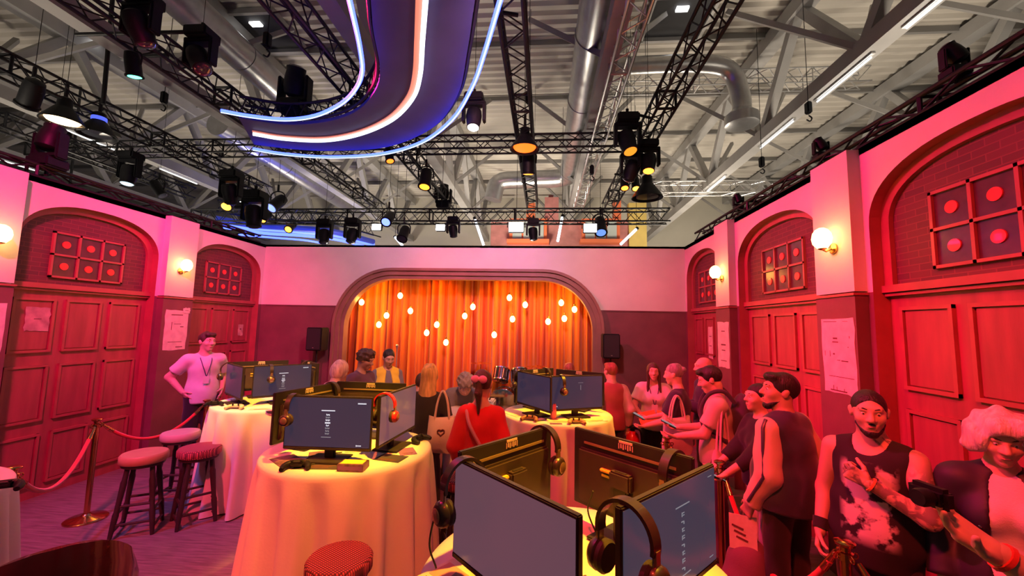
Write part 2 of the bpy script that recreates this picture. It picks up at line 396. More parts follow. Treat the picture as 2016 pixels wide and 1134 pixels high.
# stage box behind: floor, sides
st = MB(); st.box((-1.44, 8.0, 0.15), (5.4, 1.2, 0.3)); struct(st.build('trim_2', mat('stage_floor', (0.12, 0.07, 0.05), 0.5), smooth=False))
bk = MB(); bk.box((-1.44, 8.55, 1.6), (6.0, 0.06, 3.3)); bk.box((-4.35, 8.05, 1.6), (0.06, 1.1, 3.3)); bk.box((1.47, 8.05, 1.6), (0.06, 1.1, 3.3)); bk.box((-1.44, 8.05, 3.28), (6.0, 1.1, 0.05))
struct(bk.build('wall_stage', mat('stage_black', (0.03, 0.02, 0.02), 0.8), smooth=False))

# curtain: individual pleated drops hung side by side
def curt_mat():
    m = bpy.data.materials.new('orange_velvet'); m.use_nodes = True
    nt = m.node_tree; N = nt.nodes; L = nt.links; b = N['Principled BSDF']
    tc = N.new('ShaderNodeTexCoord'); mp = N.new('ShaderNodeMapping'); mp.inputs['Scale'].default_value = (1, 1, 0.03); L.new(tc.outputs['Object'], mp.inputs[0])
    nz = N.new('ShaderNodeTexNoise'); nz.inputs['Scale'].default_value = 7; L.new(mp.outputs[0], nz.inputs['Vector'])
    rp = N.new('ShaderNodeValToRGB'); rp.color_ramp.elements[0].color = (0.55, 0.060, 0.006, 1); rp.color_ramp.elements[1].color = (0.90, 0.27, 0.015, 1)
    rp.color_ramp.elements[0].position = 0.38; rp.color_ramp.elements[1].position = 0.62
    L.new(nz.outputs[0], rp.inputs[0]); L.new(rp.outputs[0], b.inputs['Base Color']); b.inputs['Roughness'].default_value = 0.8; b.inputs['Sheen Weight'].default_value = 0.3
    return m
M_CURT = curt_mat()
NC = 6; cx0, cx1 = -4.15, 1.28
for c in range(NC):
    a = cx0+(cx1-cx0)*c/NC - 0.03; b = cx0+(cx1-cx0)*(c+1)/NC + 0.03; n = 140; vs = []; fs = []
    ph = rng.uniform(0, 6, 6); zs = np.linspace(0.30, 3.22, 12)
    for zi, z in enumerate(zs):
        u = (3.22-z)/2.9
        for i in range(n+1):
            x = a+(b-a)*i/n
            d = 0.075*math.sin(x*38+ph[0]+0.5*math.sin(x*6+ph[1])) + 0.04*math.sin(x*17+ph[2]+u*0.8) + 0.012*math.sin(x*71+ph[3])
            vs.append((x, 8.02 + d*(0.55+0.5*u) + (0.02 if c % 2 else 0), z))
    for zi in range(11):
        for i in range(n): fs.append((zi*(n+1)+i, zi*(n+1)+i+1, (zi+1)*(n+1)+i+1, (zi+1)*(n+1)+i))
    where = ['leftmost drop against the frame edge', 'second drop from the left', 'third drop, left of centre', 'fourth drop, right of centre', 'fifth drop, second from the right', 'rightmost drop against the frame edge'][c]
    o = MB().add(vs, fs).build('stage_curtain', M_CURT, angle=180); tag(o, 'pleated orange stage curtain, ' + where, 'curtain', 'stage curtain drops')

# bulbs hanging over the stage
BULBS = [(712, 594), (788, 581), (808, 611), (761, 620), (746, 638), (860, 638), (840, 654), (878, 673), (931, 603), (915, 621), (973, 658), (1003, 585), (1034, 599), (1009, 627), (1105, 595), (1131, 608), (1111, 626), (1079, 632)]
M_BULB = emis('warm_bulb_glass', (1.0, 0.62, 0.16), 18.0); M_BRASS = mat('brass', (0.75, 0.48, 0.16), 0.25, 1.0)
order = sorted(range(len(BULBS)), key=lambda i: BULBS[i][0]); rank = {i: r for r, i in enumerate(order)}
ORD = ['first', 'second', 'third', 'fourth', 'fifth', 'sixth', 'seventh', 'eighth', 'ninth', 'tenth', 'eleventh', 'twelfth', 'thirteenth', 'fourteenth', 'fifteenth', 'sixteenth', 'seventeenth', 'eighteenth']
for i, (x, y) in enumerate(BULBS):
    p = atY(x, y, 7.72)
    t = thing('hanging_bulb', 'glowing warm bulb on a cord before the curtain, %s from the left' % ORD[rank[i]], 'bulb', p, group='bulbs hanging over the stage')
    MB().lathe([(0.014, -0.070), (0.038, -0.054), (0.050, -0.020), (0.046, 0.014), (0.026, 0.040), (0.016, 0.048)], n=14).build('glass', M_BULB, t)
    MB().lathe([(0.016, 0.044), (0.018, 0.05), (0.018, 0.085), (0.008, 0.095)], n=12).build('socket', M_BRASS, t)
    MB().cyl((0, 0, 0.09), (0, 0, 3.25-p.z), 0.003, n=6).build('cord', M_BLACKP, t)
    if i % 2 == 0: point('bulb_light', p + Vector((0, -0.07, 0)), 7.0, (1.0, 0.48, 0.08), 0.05)

# wall sconces: bracket, cup and flame-shaped glass
M_SCONCE = emis('sconce_glass', (1.0, 0.60, 0.16), 9.0)
for side, y, lab in (('left', 3.45, 'lit wall sconce at the left picture edge on the pink wall'), ('left', 5.50, 'lit wall sconce between the two arches of the left wall'), ('right', 3.55, 'large lit wall sconce above the poster on the right wall pilaster'), ('right', 5.68, 'far lit wall sconce on the right wall near the stage')):
    X0, sg = (XL, -1) if side == 'left' else (XR, 1)
    t = thing('wall_sconce', lab, 'wall lamp', (X0, y, 2.77), group='wall sconces')
    MB().lathe([(0.045, 0), (0.045, 0.01), (0.02, 0.02)], axis=Matrix.Rotation(-sg*PI/2, 3, 'Y'), n=16, c=(0, 0, -0.06)).build('wall_plate', M_BRASS, t)
    MB().tube([(-sg*0.015, 0, -0.06), (-sg*0.06, 0, -0.085), (-sg*0.09, 0, -0.07)], 0.008, 8).build('arm', M_BRASS, t)
    MB().lathe([(0.012, -0.075), (0.03, -0.065), (0.036, -0.055)], c=(-sg*0.09, 0, 0), n=16).build('cup', M_BRASS, t)
    MB().lathe([(0.034, -0.060), (0.066, -0.02), (0.074, 0.025), (0.066, 0.07), (0.046, 0.10), (0.022, 0.115)], c=(-sg*0.09, 0, 0), n=18).build('glass_shade', M_SCONCE, t)
    point('sconce_light', (X0-sg*0.20, y, 2.77), 4.5, (1.0, 0.42, 0.06), 0.07)

# torn notices on pilasters and doors
M_PAPER = mat('aged_paper', (0.80, 0.66, 0.60), 0.85, var=0.12, vscale=12); M_INK = mat('printed_ink', (0.16, 0.05, 0.05), 0.8)
M_PAPER2 = mat('stained_paper', (0.55, 0.34, 0.30), 0.85, var=0.3, vscale=9)
def notice(side, y0, y1, z0, z1, lab, marks, off=0.0, m=None):
    X0, sg = (XL, -1) if side == 'left' else (XR, 1); X0 += sg*off
    t = thing('notice', lab, 'poster', (X0, (y0+y1)/2, (z0+z1)/2)); h, k = (y1-y0)/2, (z1-z0)/2
    pts = []
    for a, b, n in (((-h, -k), (h, -k), 7), ((h, -k), (h, k), 6), ((h, k), (-h, k), 5), ((-h, k), (-h, -k), 6)):
        for i in range(n):
            u = i/n; j = 0.008
            pts.append((-sg*0.001, a[0]+(b[0]-a[0])*u+rng.uniform(-j, j), a[1]+(b[1]-a[1])*u+rng.uniform(-j, j)))
    MB().prism(pts, (-sg*0.003, 0, 0)).build('sheet', m or M_PAPER, t, smooth=False)
    for (u, v, wd, ht) in marks:
        MB().box((-sg*0.0045, (u-0.5)*2*h*sg*-1, (0.5-v)*2*k), (0.002, wd*2*h, ht*2*k)).build('print', M_INK, t, smooth=False)
notice('right', 3.37, 3.74, 1.50, 2.12, 'tall pale notice with faint print on the near right pilaster', [(0.28, 0.045, 0.42, 0.008), (0.75, 0.045, 0.15, 0.006), (0.42, 0.27, 0.13, 0.02), (0.42, 0.32, 0.18, 0.014), (0.24, 0.48, 0.012, 0.08), (0.08, 0.48, 0.008, 0.07), (0.36, 0.48, 0.05, 0.02), (0.5, 0.56, 0.1, 0.008), (0.68, 0.565, 0.2, 0.014), (0.55, 0.78, 0.75, 0.008), (0.45, 0.965, 0.5, 0.016), (0.3, 0.93, 0.012, 0.06), (0.4, 0.94, 0.012, 0.05), (0.62, 0.95, 0.012, 0.05), (0.85, 0.25, 0.015, 0.03), (0.80, 0.38, 0.02, 0.012)])
notice('right', 5.52, 5.86, 1.50, 2.11, 'pale notice on the far right pilaster behind the bald man', [(0.5, 0.2, 0.3, 0.02), (0.5, 0.5, 0.4, 0.03), (0.5, 0.62, 0.3, 0.02), (0.5, 0.85, 0.5, 0.015)])
notice('right', 6.55, 6.72, 1.55, 2.05, 'narrow strip of paper on the farthest right door', [(0.5, 0.3, 0.5, 0.02), (0.5, 0.6, 0.5, 0.02)], off=0.21)
notice('left', 5.33, 5.70, 1.55, 2.13, 'torn pale poster on the left pilaster behind the standing man', [(0.5, 0.12, 0.5, 0.02), (0.3, 0.4, 0.02, 0.2), (0.55, 0.35, 0.3, 0.012), (0.75, 0.42, 0.15, 0.02), (0.5, 0.8, 0.6, 0.012), (0.7, 0.93, 0.3, 0.02)])
notice('left', 5.60, 5.72, 2.09, 2.17, 'small torn scrap of paper at the upper corner of the left poster', [(0.5, 0.5, 0.5, 0.06)], off=-0.006)
notice('left', 3.26, 3.62, 1.60, 2.12, 'poster cut by the left picture edge on the near left pilaster', [(0.6, 0.3, 0.5, 0.03), (0.8, 0.5, 0.2, 0.1), (0.7, 0.8, 0.4, 0.02)])
notice('left', 3.92, 4.14, 1.84, 2.10, 'faded round paper patch on the near left door', [(0.5, 0.5, 0.3, 0.03)], off=0.205, m=M_PAPER2)
notice('left', 6.98, 7.10, 1.72, 1.92, 'small torn sticker on the far left door', [(0.5, 0.4, 0.3, 0.1)], off=0.205, m=M_PAPER2)

# ================================================================== exhibition hall above
ZC = 8.5
n = 380; ys = np.linspace(-4, 20, n); vs = []; fs = []
for i in range(n):
    k = i % 4; z = ZC + (0.06 if k in (1, 2) else 0.0)
    vs += [(-24, ys[i], z), (20, ys[i], z)]
fs = [(2*i, 2*i+1, 2*i+3, 2*i+2) for i in range(n-1)]
struct(MB().add(vs, fs).build('ceiling', M_DECK, smooth=False))
struct(MB().box((-2, 20.0, 4.25), (46, 0.2, 8.7)).build('wall_hall', mat('hall_wall', (0.72, 0.68, 0.58), 0.7, var=0.05, vscale=1), smooth=False))
M_PURL = mat('purlin_steel', (0.30, 0.29, 0.28), 0.6, 0.3)
pur = ['nearest', 'second', 'third', 'fourth', 'fifth', 'sixth', 'seventh', 'eighth']
for i, y in enumerate((4.2, 6.4, 8.6, 10.8, 13.0, 15.2, 17.4)):
    o = MB().box((-2, y, ZC-0.06), (44, 0.07, 0.12)).build('roof_purlin', M_PURL, smooth=False)
    tag(o, 'dark steel purlin crossing under the hall roof, %s from the camera' % pur[i], 'beam', 'roof purlins')

# steel roof trusses
def bar(mb, p0, p1, s):
    a, b, d = frame_of(Vector(p1)-Vector(p0)); R = Matrix((a, b, d)).transposed()
    mb.box((Vector(p0)+Vector(p1))/2, (s, s, (Vector(p1)-Vector(p0)).length), R); return mb
TX = [(-14.6, 'far left roof truss of grey steel behind the stage lights'), (-10.7, 'second grey roof truss from the left'), (-6.8, 'grey steel roof truss above the left wall'), (-2.9, 'grey steel roof truss behind the curved light sign'),
      (1.0, 'grey steel roof truss beside the round silver duct'), (4.9, 'grey steel roof truss above the right wall carrying tube lights'), (8.8, 'grey roof truss farther right beyond the wall'), (12.7, 'rightmost grey steel roof truss')]
for x, lab in TX:
    zt, zb = ZC-0.22, 6.35
    t = thing('roof_truss', lab, 'truss', (x, 0, 0), group='grey steel roof trusses')
    bar(MB(), (0, -2, zt), (0, 19.8, zt), 0.30).build('top_chord', M_STEEL, t, smooth=False)
    bar(MB(), (0, -2, zb), (0, 19.8, zb), 0.26).build('bottom_chord', M_STEEL, t, smooth=False)
    ybt = [0.4 + 2.9*k for k in range(7)]
    for k, y in enumerate(ybt):
        for dy in (-1.45, 1.45):
            if y+dy < 19.7: bar(MB(), (0, y, zb), (0, y+dy, zt), 0.17).build('diagonal', M_STEEL, t, smooth=False)
        for sx in (-1, 1):
            bar(MB(), (0, y, zb), (sx*1.35, y+1.45, zt-0.02), 0.09).build('sway_brace', M_STEEL, t, smooth=False)

M_TUBE = emis('fluorescent_tube', (1.0, 0.97, 0.92), 2.5)
TUBES = [(4.9, 4.9, 'fluorescent tube on the right roof truss near the picture edge'), (4.9, 6.7, 'second fluorescent tube along the right roof truss'), (4.9, 8.6, 'third fluorescent tube along the right roof truss'), (4.9, 11.6, 'fourth fluorescent tube along the right roof truss'),
         (-10.7, 8.2, 'fluorescent tube on the left roof truss above the pink wall'), (-10.7, 10.6, 'fluorescent tube on the left truss, farther back'), (-10.7, 13.2, 'fluorescent tube on the left truss, farthest back'), (-14.6, 9.5, 'fluorescent tube on the far left roof truss')]
for x, y, lab in TUBES:
    t = thing('tube_light', lab, 'light', (x, y, 6.16), group='fluorescent tube lights')
    MB().box((0, 0, 0.05), (0.06, 1.3, 0.04)).build('housing', M_ALU, t, smooth=False)
    MB().cyl((0, -0.6, 0), (0, 0.6, 0), 0.015, n=10).build('tube', M_TUBE, t)

# ducts
d = thing('air_duct', 'long round silver air duct running towards the stage', 'duct', (0.82, 0, 7.0))
for k in range(6):
    y0 = 0.5+k*2.0; MB().cyl((0, y0, 0), (0, y0+1.98, 0), 0.33, n=32).build('duct_section', M_GALV, d)
    MB().cyl((0, y0+1.96, 0), (0, y0+2.02, 0), 0.345, n=32).build('duct_collar', M_GALV, d)
MB().tube(catmull([(0, 12.4, 0), (0, 12.9, 0), (-0.4, 13.2, 0), (-1.6, 13.3, 0), (-2.4, 13.3, -0.1), (-2.6, 13.3, -0.7)], 5), 0.30, 24).build('duct_elbow', M_GALV, d)
MB().tube(catmull([(0, 7.6, 0.1), (0.8, 7.6, 0.15), (2.2, 7.6, 0.15), (2.75, 7.65, 0.0), (2.95, 7.7, -0.5), (2.95, 7.7, -0.9)], 5), 0.17, 20).build('branch_duct', M_GALV, d)
MB().lathe([(0.17, 0.0), (0.30, -0.12), (0.30, -0.3), (0.25, -0.32)], c=(2.95, 7.7, -0.75), n=20).build('outlet', M_GALV, d)
d = thing('air_duct', 'silver air duct at the left above the far lights', 'duct', (-8.2, 9, 6.9))
for k in range(3): MB().cyl((0, k*2.6, 0), (0, k*2.6+2.58, 0), 0.30, n=24).build('duct_section', M_GALV, d)
d = thing('air_duct', 'silver air duct behind the left lighting truss near the top', 'duct', (-6.0, 3.0, 7.2))
for k in range(3): MB().cyl((0, k*2.0, 0), (0, k*2.0+1.98, 0), 0.30, n=24).build('duct_section', M_GALV, d)

# roof hatches
M_VOID = mat('hatch_void', (0.02, 0.02, 0.025), 0.7); M_HLED = emis('hatch_lamp', (1, 0.98, 0.95), 4.0)
for (px, py, lab) in ((1335, 32, 'open roof hatch right of the silver duct'), (222, 92, 'open roof hatch at the upper left'), (520, 60, 'roof hatch above the curved light sign')):
    p = atZ(px, py, ZC-0.02)
    t = thing('roof_hatch', lab, 'roof hatch', p, group='roof hatches')
    f = MB()
    for cc, sz in (((0, -0.6, -0.05), (1.3, 0.07, 0.12)), ((0, 0.6, -0.05), (1.3, 0.07, 0.12)), ((-0.62, 0, -0.05), (0.07, 1.2, 0.12)), ((0.62, 0, -0.05), (0.07, 1.2, 0.12))): f.box(cc, sz)
    f.build('hatch_frame', M_STEEL, t, smooth=False)
    MB().box((0, 0, -0.012), (1.18, 1.14, 0.02)).build('opening', M_VOID, t, smooth=False)
    MB().box((0, -0.25, -0.05), (0.24, 0.12, 0.04)).build('lamp', M_HLED, t, smooth=False)

# box trusses
def box_truss(name, label, p0, p1, w=0.29, m=M_BLACK, group='black lighting trusses', cr=0.024, br=0.010, step=0.29):
    p0 = Vector(p0); p1 = Vector(p1); L = (p1-p0).length; d = (p1-p0)/L
    t = thing(name, label, 'truss', p0, group=group)
    a, b, _ = frame_of(d); h = w/2
    cs = [a*h+b*h, a*h-b*h, -a*h-b*h, -a*h+b*h]
    for c in cs: MB().cyl(c, c+d*L, cr, n=8).build('chord', m, t)
    mb = MB(); n = max(1, int(L/step)); s = L/n
    for k in range(4):
        c0, c1 = cs[k], cs[(k+1) % 4]
        for i in range(n):
            q0, q1 = (c0, c1) if i % 2 == 0 else (c1, c0)
            mb.cyl(q0+d*(i*s), q1+d*((i+1)*s), br, n=5, cap=False)
            if i % 8 == 0: mb.cyl(c0+d*(i*s), c1+d*(i*s), cr*0.9, n=5, cap=False)
    mb.build('bracing', m, t)['kind'] = 'stuff'
    return t
ZL = 5.6
box_truss('lighting_truss', 'black truss entering at the top left and meeting the curved sign', (-5.2, 1.0, ZL), (-5.2, 12.0, ZL))
box_truss('lighting_truss', 'black truss running behind the curved light sign to the rear', (-3.0, 1.0, ZL), (-2.85, 12.0, ZL))
box_truss('lighting_truss', 'black truss running to the rear just right of the curved sign', (-0.42, 1.5, ZL), (-0.36, 12.0, ZL))
box_truss('lighting_truss', 'black truss running to the rear on the right with orange lamps', (1.9, 1.5, ZL), (1.88, 12.0, ZL))
box_truss('lighting_truss', 'long black truss from the left edge carrying the dome lamps', (-7.8, 2.5, ZL), (-7.8, 10.4, ZL))
box_truss('lighting_truss', 'lower left black truss nearest the pink left wall', (-10.1, 4.0, ZL), (-10.1, 10.4, ZL))
box_truss('lighting_truss', 'black cross truss spanning the room above the stage wall', (-12.2, 8.3, ZL+0.32), (1.9, 8.3, ZL+0.32))
box_truss('lighting_truss', 'heavy black cross truss just above the back wall top', (-10.2, 10.75, 5.0), (3.3, 10.75, 5.0), w=0.34)
box_truss('lighting_truss', 'black truss lying along the top of the right wall', (2.66, 0.5, 3.59), (2.66, 7.0, 3.59), w=0.13, cr=0.018)
box_truss('lighting_truss', 'black truss lying along the top of the left wall', (-5.60, 1.5, 3.59), (-5.60, 7.3, 3.59), w=0.13, cr=0.018)
box_truss('lighting_truss', 'bright aluminium truss hanging beside the round duct', (1.16, 1.5, 6.2), (1.16, 14.0, 6.2), w=0.30, m=M_ALU, group='aluminium trusses')
box_truss('lighting_truss', 'aluminium truss crossing the hall high on the right', (1.0, 8.9, 7.6), (7.0, 8.9, 7.6), w=0.34, m=M_ALU, group='aluminium trusses', cr=0.016)
box_truss('lighting_truss', 'aluminium truss far back on the right hand side', (3.2, 12.0, 6.2), (10.0, 12.0, 6.2), w=0.34, m=M_ALU, group='aluminium trusses', cr=0.016)

# curved overhead light sign
Zs = 5.0
def curve_from(pix, ext=None, z=Zs):
    P = [atZ(x, y, z) for x, y in pix]
    if ext: 
        d = (P[-1]-P[-2]).normalized(); P.append(P[-1]+d*ext)
    return catmull(P, 6)
inn = curve_from([(470, 232), (560, 245), (640, 240), (700, 220), (738, 180), (748, 135), (735, 60), (730, 0)], 2.0)
out = curve_from([(500, 285), (580, 294), (650, 297), (760, 290), (850, 253), (900, 190), (920, 100), (935, 0)], 2.0)
mid = curve_from([(498, 258), (560, 268), (640, 271), (710, 258), (768, 231), (806, 191), (820, 148), (825, 80), (829, 0)], 2.0)
led_i = curve_from([(435, 218), (490, 228), (560, 235), (620, 228), (670, 205), (700, 175), (713, 140), (708, 90), (695, 30), (688, 0)], 2.0, Zs-0.10)
led_m = curve_from([(498, 264), (560, 274), (640, 277), (710, 264), (772, 236), (812, 195), (827, 150), (832, 80), (838, 0)], 2.0, Zs-0.06)
led_o = curve_from([(498, 293), (560, 303), (650, 309), (750, 303), (830, 280), (890, 235), (930, 170), (955, 100), (985, 0)], 2.0, Zs-0.10)
sg = thing('light_sign', 'curved dark overhead sign edged with blue light tubes', 'sign', (-3.0, 6.0, Zs))
o0 = Vector((-3.0, 6.0, Zs))
def ribbon(A, B, th, name, m, parent, dz=0.0):
    def resamp(P, n=60):
        cum = [0]
        for i in range(1, len(P)): cum.append(cum[-1]+(P[i]-P[i-1]).length)
        res = []
        for k in range(n):
            s = cum[-1]*k/(n-1); j = max(i for i in range(len(cum)) if cum[i] <= s+1e-9); j = min(j, len(P)-2)
            u = (s-cum[j])/max(1e-9, cum[j+1]-cum[j]); res.append(P[j].lerp(P[j+1], u))
        return res
    A = resamp(A); B = resamp(B); n = len(A); mb = MB(); up = Vector((0, 0, th)); z = Vector((0, 0, dz))
    vs = [p-o0+z for p in A] + [p-o0+z for p in B] + [p-o0+z+up for p in A] + [p-o0+z+up for p in B]; fs = []
    for k in range(n-1):
        fs += [(k, k+1, n+k+1, n+k), (2*n+k, 3*n+k, 3*n+k+1, 2*n+k+1), (k, 2*n+k, 2*n+k+1, k+1), (n+k, n+k+1, 3*n+k+1, 3*n+k)]
    fs += [(0, n, 3*n, 2*n), (n-1, 3*n-1, 4*n-1, 2*n-1)]
    mb.add(vs, fs); return mb.build(name, m, parent, angle=30)
M_SIGN = mat('sign_fabric', (0.06, 0.07, 0.20), 0.7, var=0.1, vscale=2)
ribbon(inn, out, 0.05, 'panel', M_SIGN, sg)
mid2 = [p + Vector((0, 0, 0)) for p in mid]
def offset(P, w):
    r = []
    for i, p in enumerate(P):
        d = (P[min(i+1, len(P)-1)]-P[max(i-1, 0)]).normalized(); r.append(p+Vector((-d.y, d.x, 0))*w)
    return r
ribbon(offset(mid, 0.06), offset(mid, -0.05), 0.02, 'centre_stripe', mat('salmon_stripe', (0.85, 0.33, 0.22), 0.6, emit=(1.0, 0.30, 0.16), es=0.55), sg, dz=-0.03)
M_LEDB = emis('blue_led_tube', (0.035, 0.06, 1.0), 9.0); M_LEDW = emis('white_led_tube', (0.75, 0.85, 1.0), 2.5); M_LEDC = emis('led_core', (0.45, 0.55, 1.0), 3.0)
for P, m, nm in ((led_i, M_LEDB, 'blue_tube'), (led_m, M_LEDW, 'white_tube'), (led_o, M_LEDB, 'blue_tube')):
    MB().tube([p-o0 for p in P], 0.026, 8).build(nm, m, sg)
    if nm == 'blue_tube': MB().tube([p-o0-Vector((0, 0, 0.022)) for p in P], 0.009, 8).build('tube_core', M_LEDC, sg)
def curved_truss(P, name):
    mb = MB(); h = 0.13; rows = []
    off = [(offset(P, a), b) for a in (-h, h) for b in (0.04, 0.30)]
    for Q, dz in off: mb.tube([q-o0+Vector((0, 0, dz)) for q in Q], 0.022, 6)
    n = len(P)
    for i in range(0, n-1):
        for (a, b) in ((0, 1), (2, 3), (0, 2), (1, 3)):
            if i % 2: a, b = b, a
            pa = off[a][0][i]-o0+Vector((0, 0, off[a][1])); pb = off[b][0][i+1]-o0+Vector((0, 0, off[b][1]))
            mb.cyl(pa, pb, 0.009, n=5, cap=False)
    mb.build(name, M_BLACK, sg)
curved_truss([p+Vector((0, 0, 0.02)) for p in offset(inn, 0.10)], 'inner_truss'); curved_truss([p+Vector((0, 0, 0.02)) for p in offset(out, -0.10)], 'outer_truss')

# second blue sign beyond the left wall
s2 = thing('light_sign', 'distant arched sign with blue light tubes behind the back wall', 'sign', (0, 0, 0))
arcs = [([(425, 437), (500, 449), (580, 455), (660, 463), (735, 482)], 5.0, 0.07), ([(440, 447), (520, 459), (600, 464), (660, 471), (715, 484)], 4.75, 0.05), ([(470, 462), (540, 468), (600, 473), (640, 480)], 4.6, 0.03)]
for pix, z, r in arcs:
    P = catmull([atZ(x, y, z) for x, y in pix], 6)
    MB().tube(P, r, 8).build('blue_tube', M_LEDB, s2)
P = catmull([atZ(x, y-6, 5.05) for x, y in arcs[0][0]], 6)
MB().tube(P, 0.10, 8).build('arch_body', mat('blue_sign_body', (0.05, 0.06, 0.25), 0.5, emit=(0.03, 0.06, 0.6), es=0.35), s2)
mb = MB()
for dz, dx in ((0.25, 0), (0.6, 0), (0.25, 0.3), (0.6, 0.3)): mb.tube([p+Vector((dx*0.5, dx, dz)) for p in P], 0.025, 6)
for i in range(len(P)-1): mb.cyl(P[i]+Vector((0, 0, .25)), P[i+1]+Vector((0, 0, .6)), 0.012, n=5); mb.cyl(P[i]+Vector((0, 0, .6)), P[i+1]+Vector((0, 0, .25)), 0.012, n=5)
mb.build('arch_truss', M_BLACK, s2)

# ------------------------------------------------------------------ stage fixtures
def lens_mat(c, s): return emis('lens_%02d%02d%02d_%d' % (c[0]*99, c[1]*99, c[2]*99, s*10), c, s)
M_LENS_OFF = mat('lens_glass_dark', (0.05, 0.05, 0.07), 0.08, coat=1.0)
def wire(t, p, sc, z0):
    if z0 is not None: MB().cyl((0, 0, z0), (0, 0, (ZC+0.02-p.z)/sc), 0.004, n=4).build('suspension_wire', M_BLACK, t)
def moving_head(label, p, aim=(0, 0, -1), lens=None, ls=8.0, up=1, sc=1.0):
    t = thing('moving_head_light', label, 'stage light', p, group='moving head stage lights'); t.scale = (sc, sc, sc)
    u = up                                                      # up=1: hangs below its base, -1: stands on it
    MB().bbox((0, 0, 0), (0.30, 0.26, 0.13), 0.02).build('base', M_BLACKP, t)
    y = MB(); 
    for s in (-1, 1): y.bbox((s*0.165, 0, -u*0.22), (0.045, 0.13, 0.34), 0.015)
    y.bbox((0, 0, -u*0.09), (0.37, 0.14, 0.06), 0.015); y.build('yoke', M_BLACKP, t)
    d = Vector(aim).normalized(); c = Vector((0, 0, -u*0.33)); R = d.to_track_quat('Z', 'Y').to_matrix()
    MB().lathe([(0.07, -0.17), (0.115, -0.14), (0.125, -0.05), (0.115, 0.05), (0.10, 0.12), (0.105, 0.16), (0.09, 0.165)], c=c, n=18, axis=R).build('head', M_BLACKP, t)
    MB().lathe([(0.092, 0.0), (0.07, 0.02), (0.02, 0.028)], c=c+R @ Vector((0, 0, 0.163)), n=18, axis=R).build('lens', lens_mat(lens, ls) if lens else M_LENS_OFF, t)
    MB().tube([(0, 0, u*0.05), (0, 0, u*0.16)], 0.022, 8).build('clamp', M_BLACK, t)
    wire(t, p, sc, 0.1 if u > 0 else None)
    return t
def par_can(label, p, aim=(0, 0.2, -1), lens=None, ls=8.0, sc=1.0):
    t = thing('par_light', label, 'stage light', p, group='par stage lights'); t.scale = (sc, sc, sc)
    d = Vector(aim).normalized(); R = d.to_track_quat('Z', 'Y').to_matrix()
    MB().lathe([(0.03, -0.20), (0.085, -0.17), (0.10, -0.08), (0.10, 0.14), (0.115, 0.15), (0.115, 0.17), (0.098, 0.17)], n=18, axis=R).build('can', M_BLACKP, t)
    MB().lathe([(0.097, 0.0), (0.06, 0.014), (0.02, 0.018)], c=R @ Vector((0, 0, 0.165)), n=18, axis=R).build('lens', lens_mat(lens, ls) if lens else M_LENS_OFF, t)
    MB().tube(catmull([(-0.125, 0, 0), (-0.125, 0, 0.16), (0, 0, 0.22), (0.125, 0, 0.16), (0.125, 0, 0)], 4), 0.012, 6).build('yoke', M_BLACK, t)
    MB().cyl((0, 0, 0.21), (0, 0, 0.34), 0.02, n=8).build('clamp', M_BLACK, t)
    wire(t, p, sc, 0.3)
    return t
def dome_lamp(label, p, lit=None, ls=6.0, band=None, sc=1.0):
    t = thing('dome_lamp', label, 'stage light', p, group='dome lamps'); t.scale = (sc, sc, sc)
    MB().lathe([(0.05, 0.22), (0.07, 0.20), (0.075, 0.10), (0.10, 0.07), (0.20, -0.08), (0.215, -0.11), (0.20, -0.11), (0.09, 0.05)], n=24).build('shade', M_BLACKP, t)
    MB().lathe([(0.165, 0.0), (0.15, -0.02), (0.04, -0.03)], c=(0, 0, -0.075), n=24).build('lens', lens_mat(lit, ls) if lit else M_LENS_OFF, t)
    if band: MB().lathe([(0.079, 0.10), (0.082, 0.12), (0.079, 0.15)], n=24).build('band', lens_mat(band, 1.5), t)
    MB().cyl((0, 0, 0.2), (0, 0, 0.42), 0.02, n=8).build('hanger', M_BLACK, t)
    wire(t, p, sc, 0.4)
    return t
A_ = (1.0, 0.28, 0.02); O_ = (1.0, 0.12, 0.01); B_ = (0.08, 0.12, 1.0); W_ = (1.0, 0.93, 0.8); G_ = (0.1, 1.0, 0.55)
zt = ZL - 0.38
moving_head('big black moving head at the top left on the truss', atZ(282, 0, zt+0.2), (0.2, 0.4, -1), sc=1.0)
moving_head('black moving head on the arm right of the top left truss', atZ(398, 70, zt+0.1), (0.6, -0.2, -1), sc=0.95)
par_can('small lamp with green lens hanging at the upper left', atZ(262, 128, zt), (0, 0.25, -1), G_, 6, 0.85)
par_can('black profile lamp with a white lens at the left edge', atZ(62, 185, zt), (-0.7, 0.3, -0.8), W_, 6, 1.2)
dome_lamp('dome lamp glowing orange and white at the left', atZ(125, 225, zt), (1.0, 0.62, 0.30), 9, sc=1.25)
dome_lamp('dark dome lamp with a blue band below the long left truss', atZ(193, 252, zt), None, 1, B_, 1.25)
moving_head('black moving head hanging below the dome lamps at the left', atZ(108, 262, zt), (0, 0.3, -1), sc=1.1)
moving_head('black moving head standing on the left wall truss', Vector((-5.60, 3.95, 3.72)), (0, 0.2, 1), up=-1, sc=0.9)
moving_head('black moving head below the cross truss at the left', atZ(258, 308, zt), (0, -0.1, -1), lens=(0.5, 0.7, 0.8), ls=2, sc=1.15)
par_can('tilted black par lamp below the cross truss at the left', atZ(312, 372, zt), (0.6, 0.2, -0.9), sc=1.2)
moving_head('black moving head below the cross truss beside the sign end', atZ(457, 345, zt), (0, 0.3, -1), sc=1.3)
par_can('amber lamp glowing at the end of the left trusses', atZ(452, 398, 5.0), (0.2, -0.7, -0.8), A_, 9, 1.3)
moving_head('black moving head in front of the far blue sign', atZ(503, 385, 5.1), (0.1, 0, -1), sc=1.6)
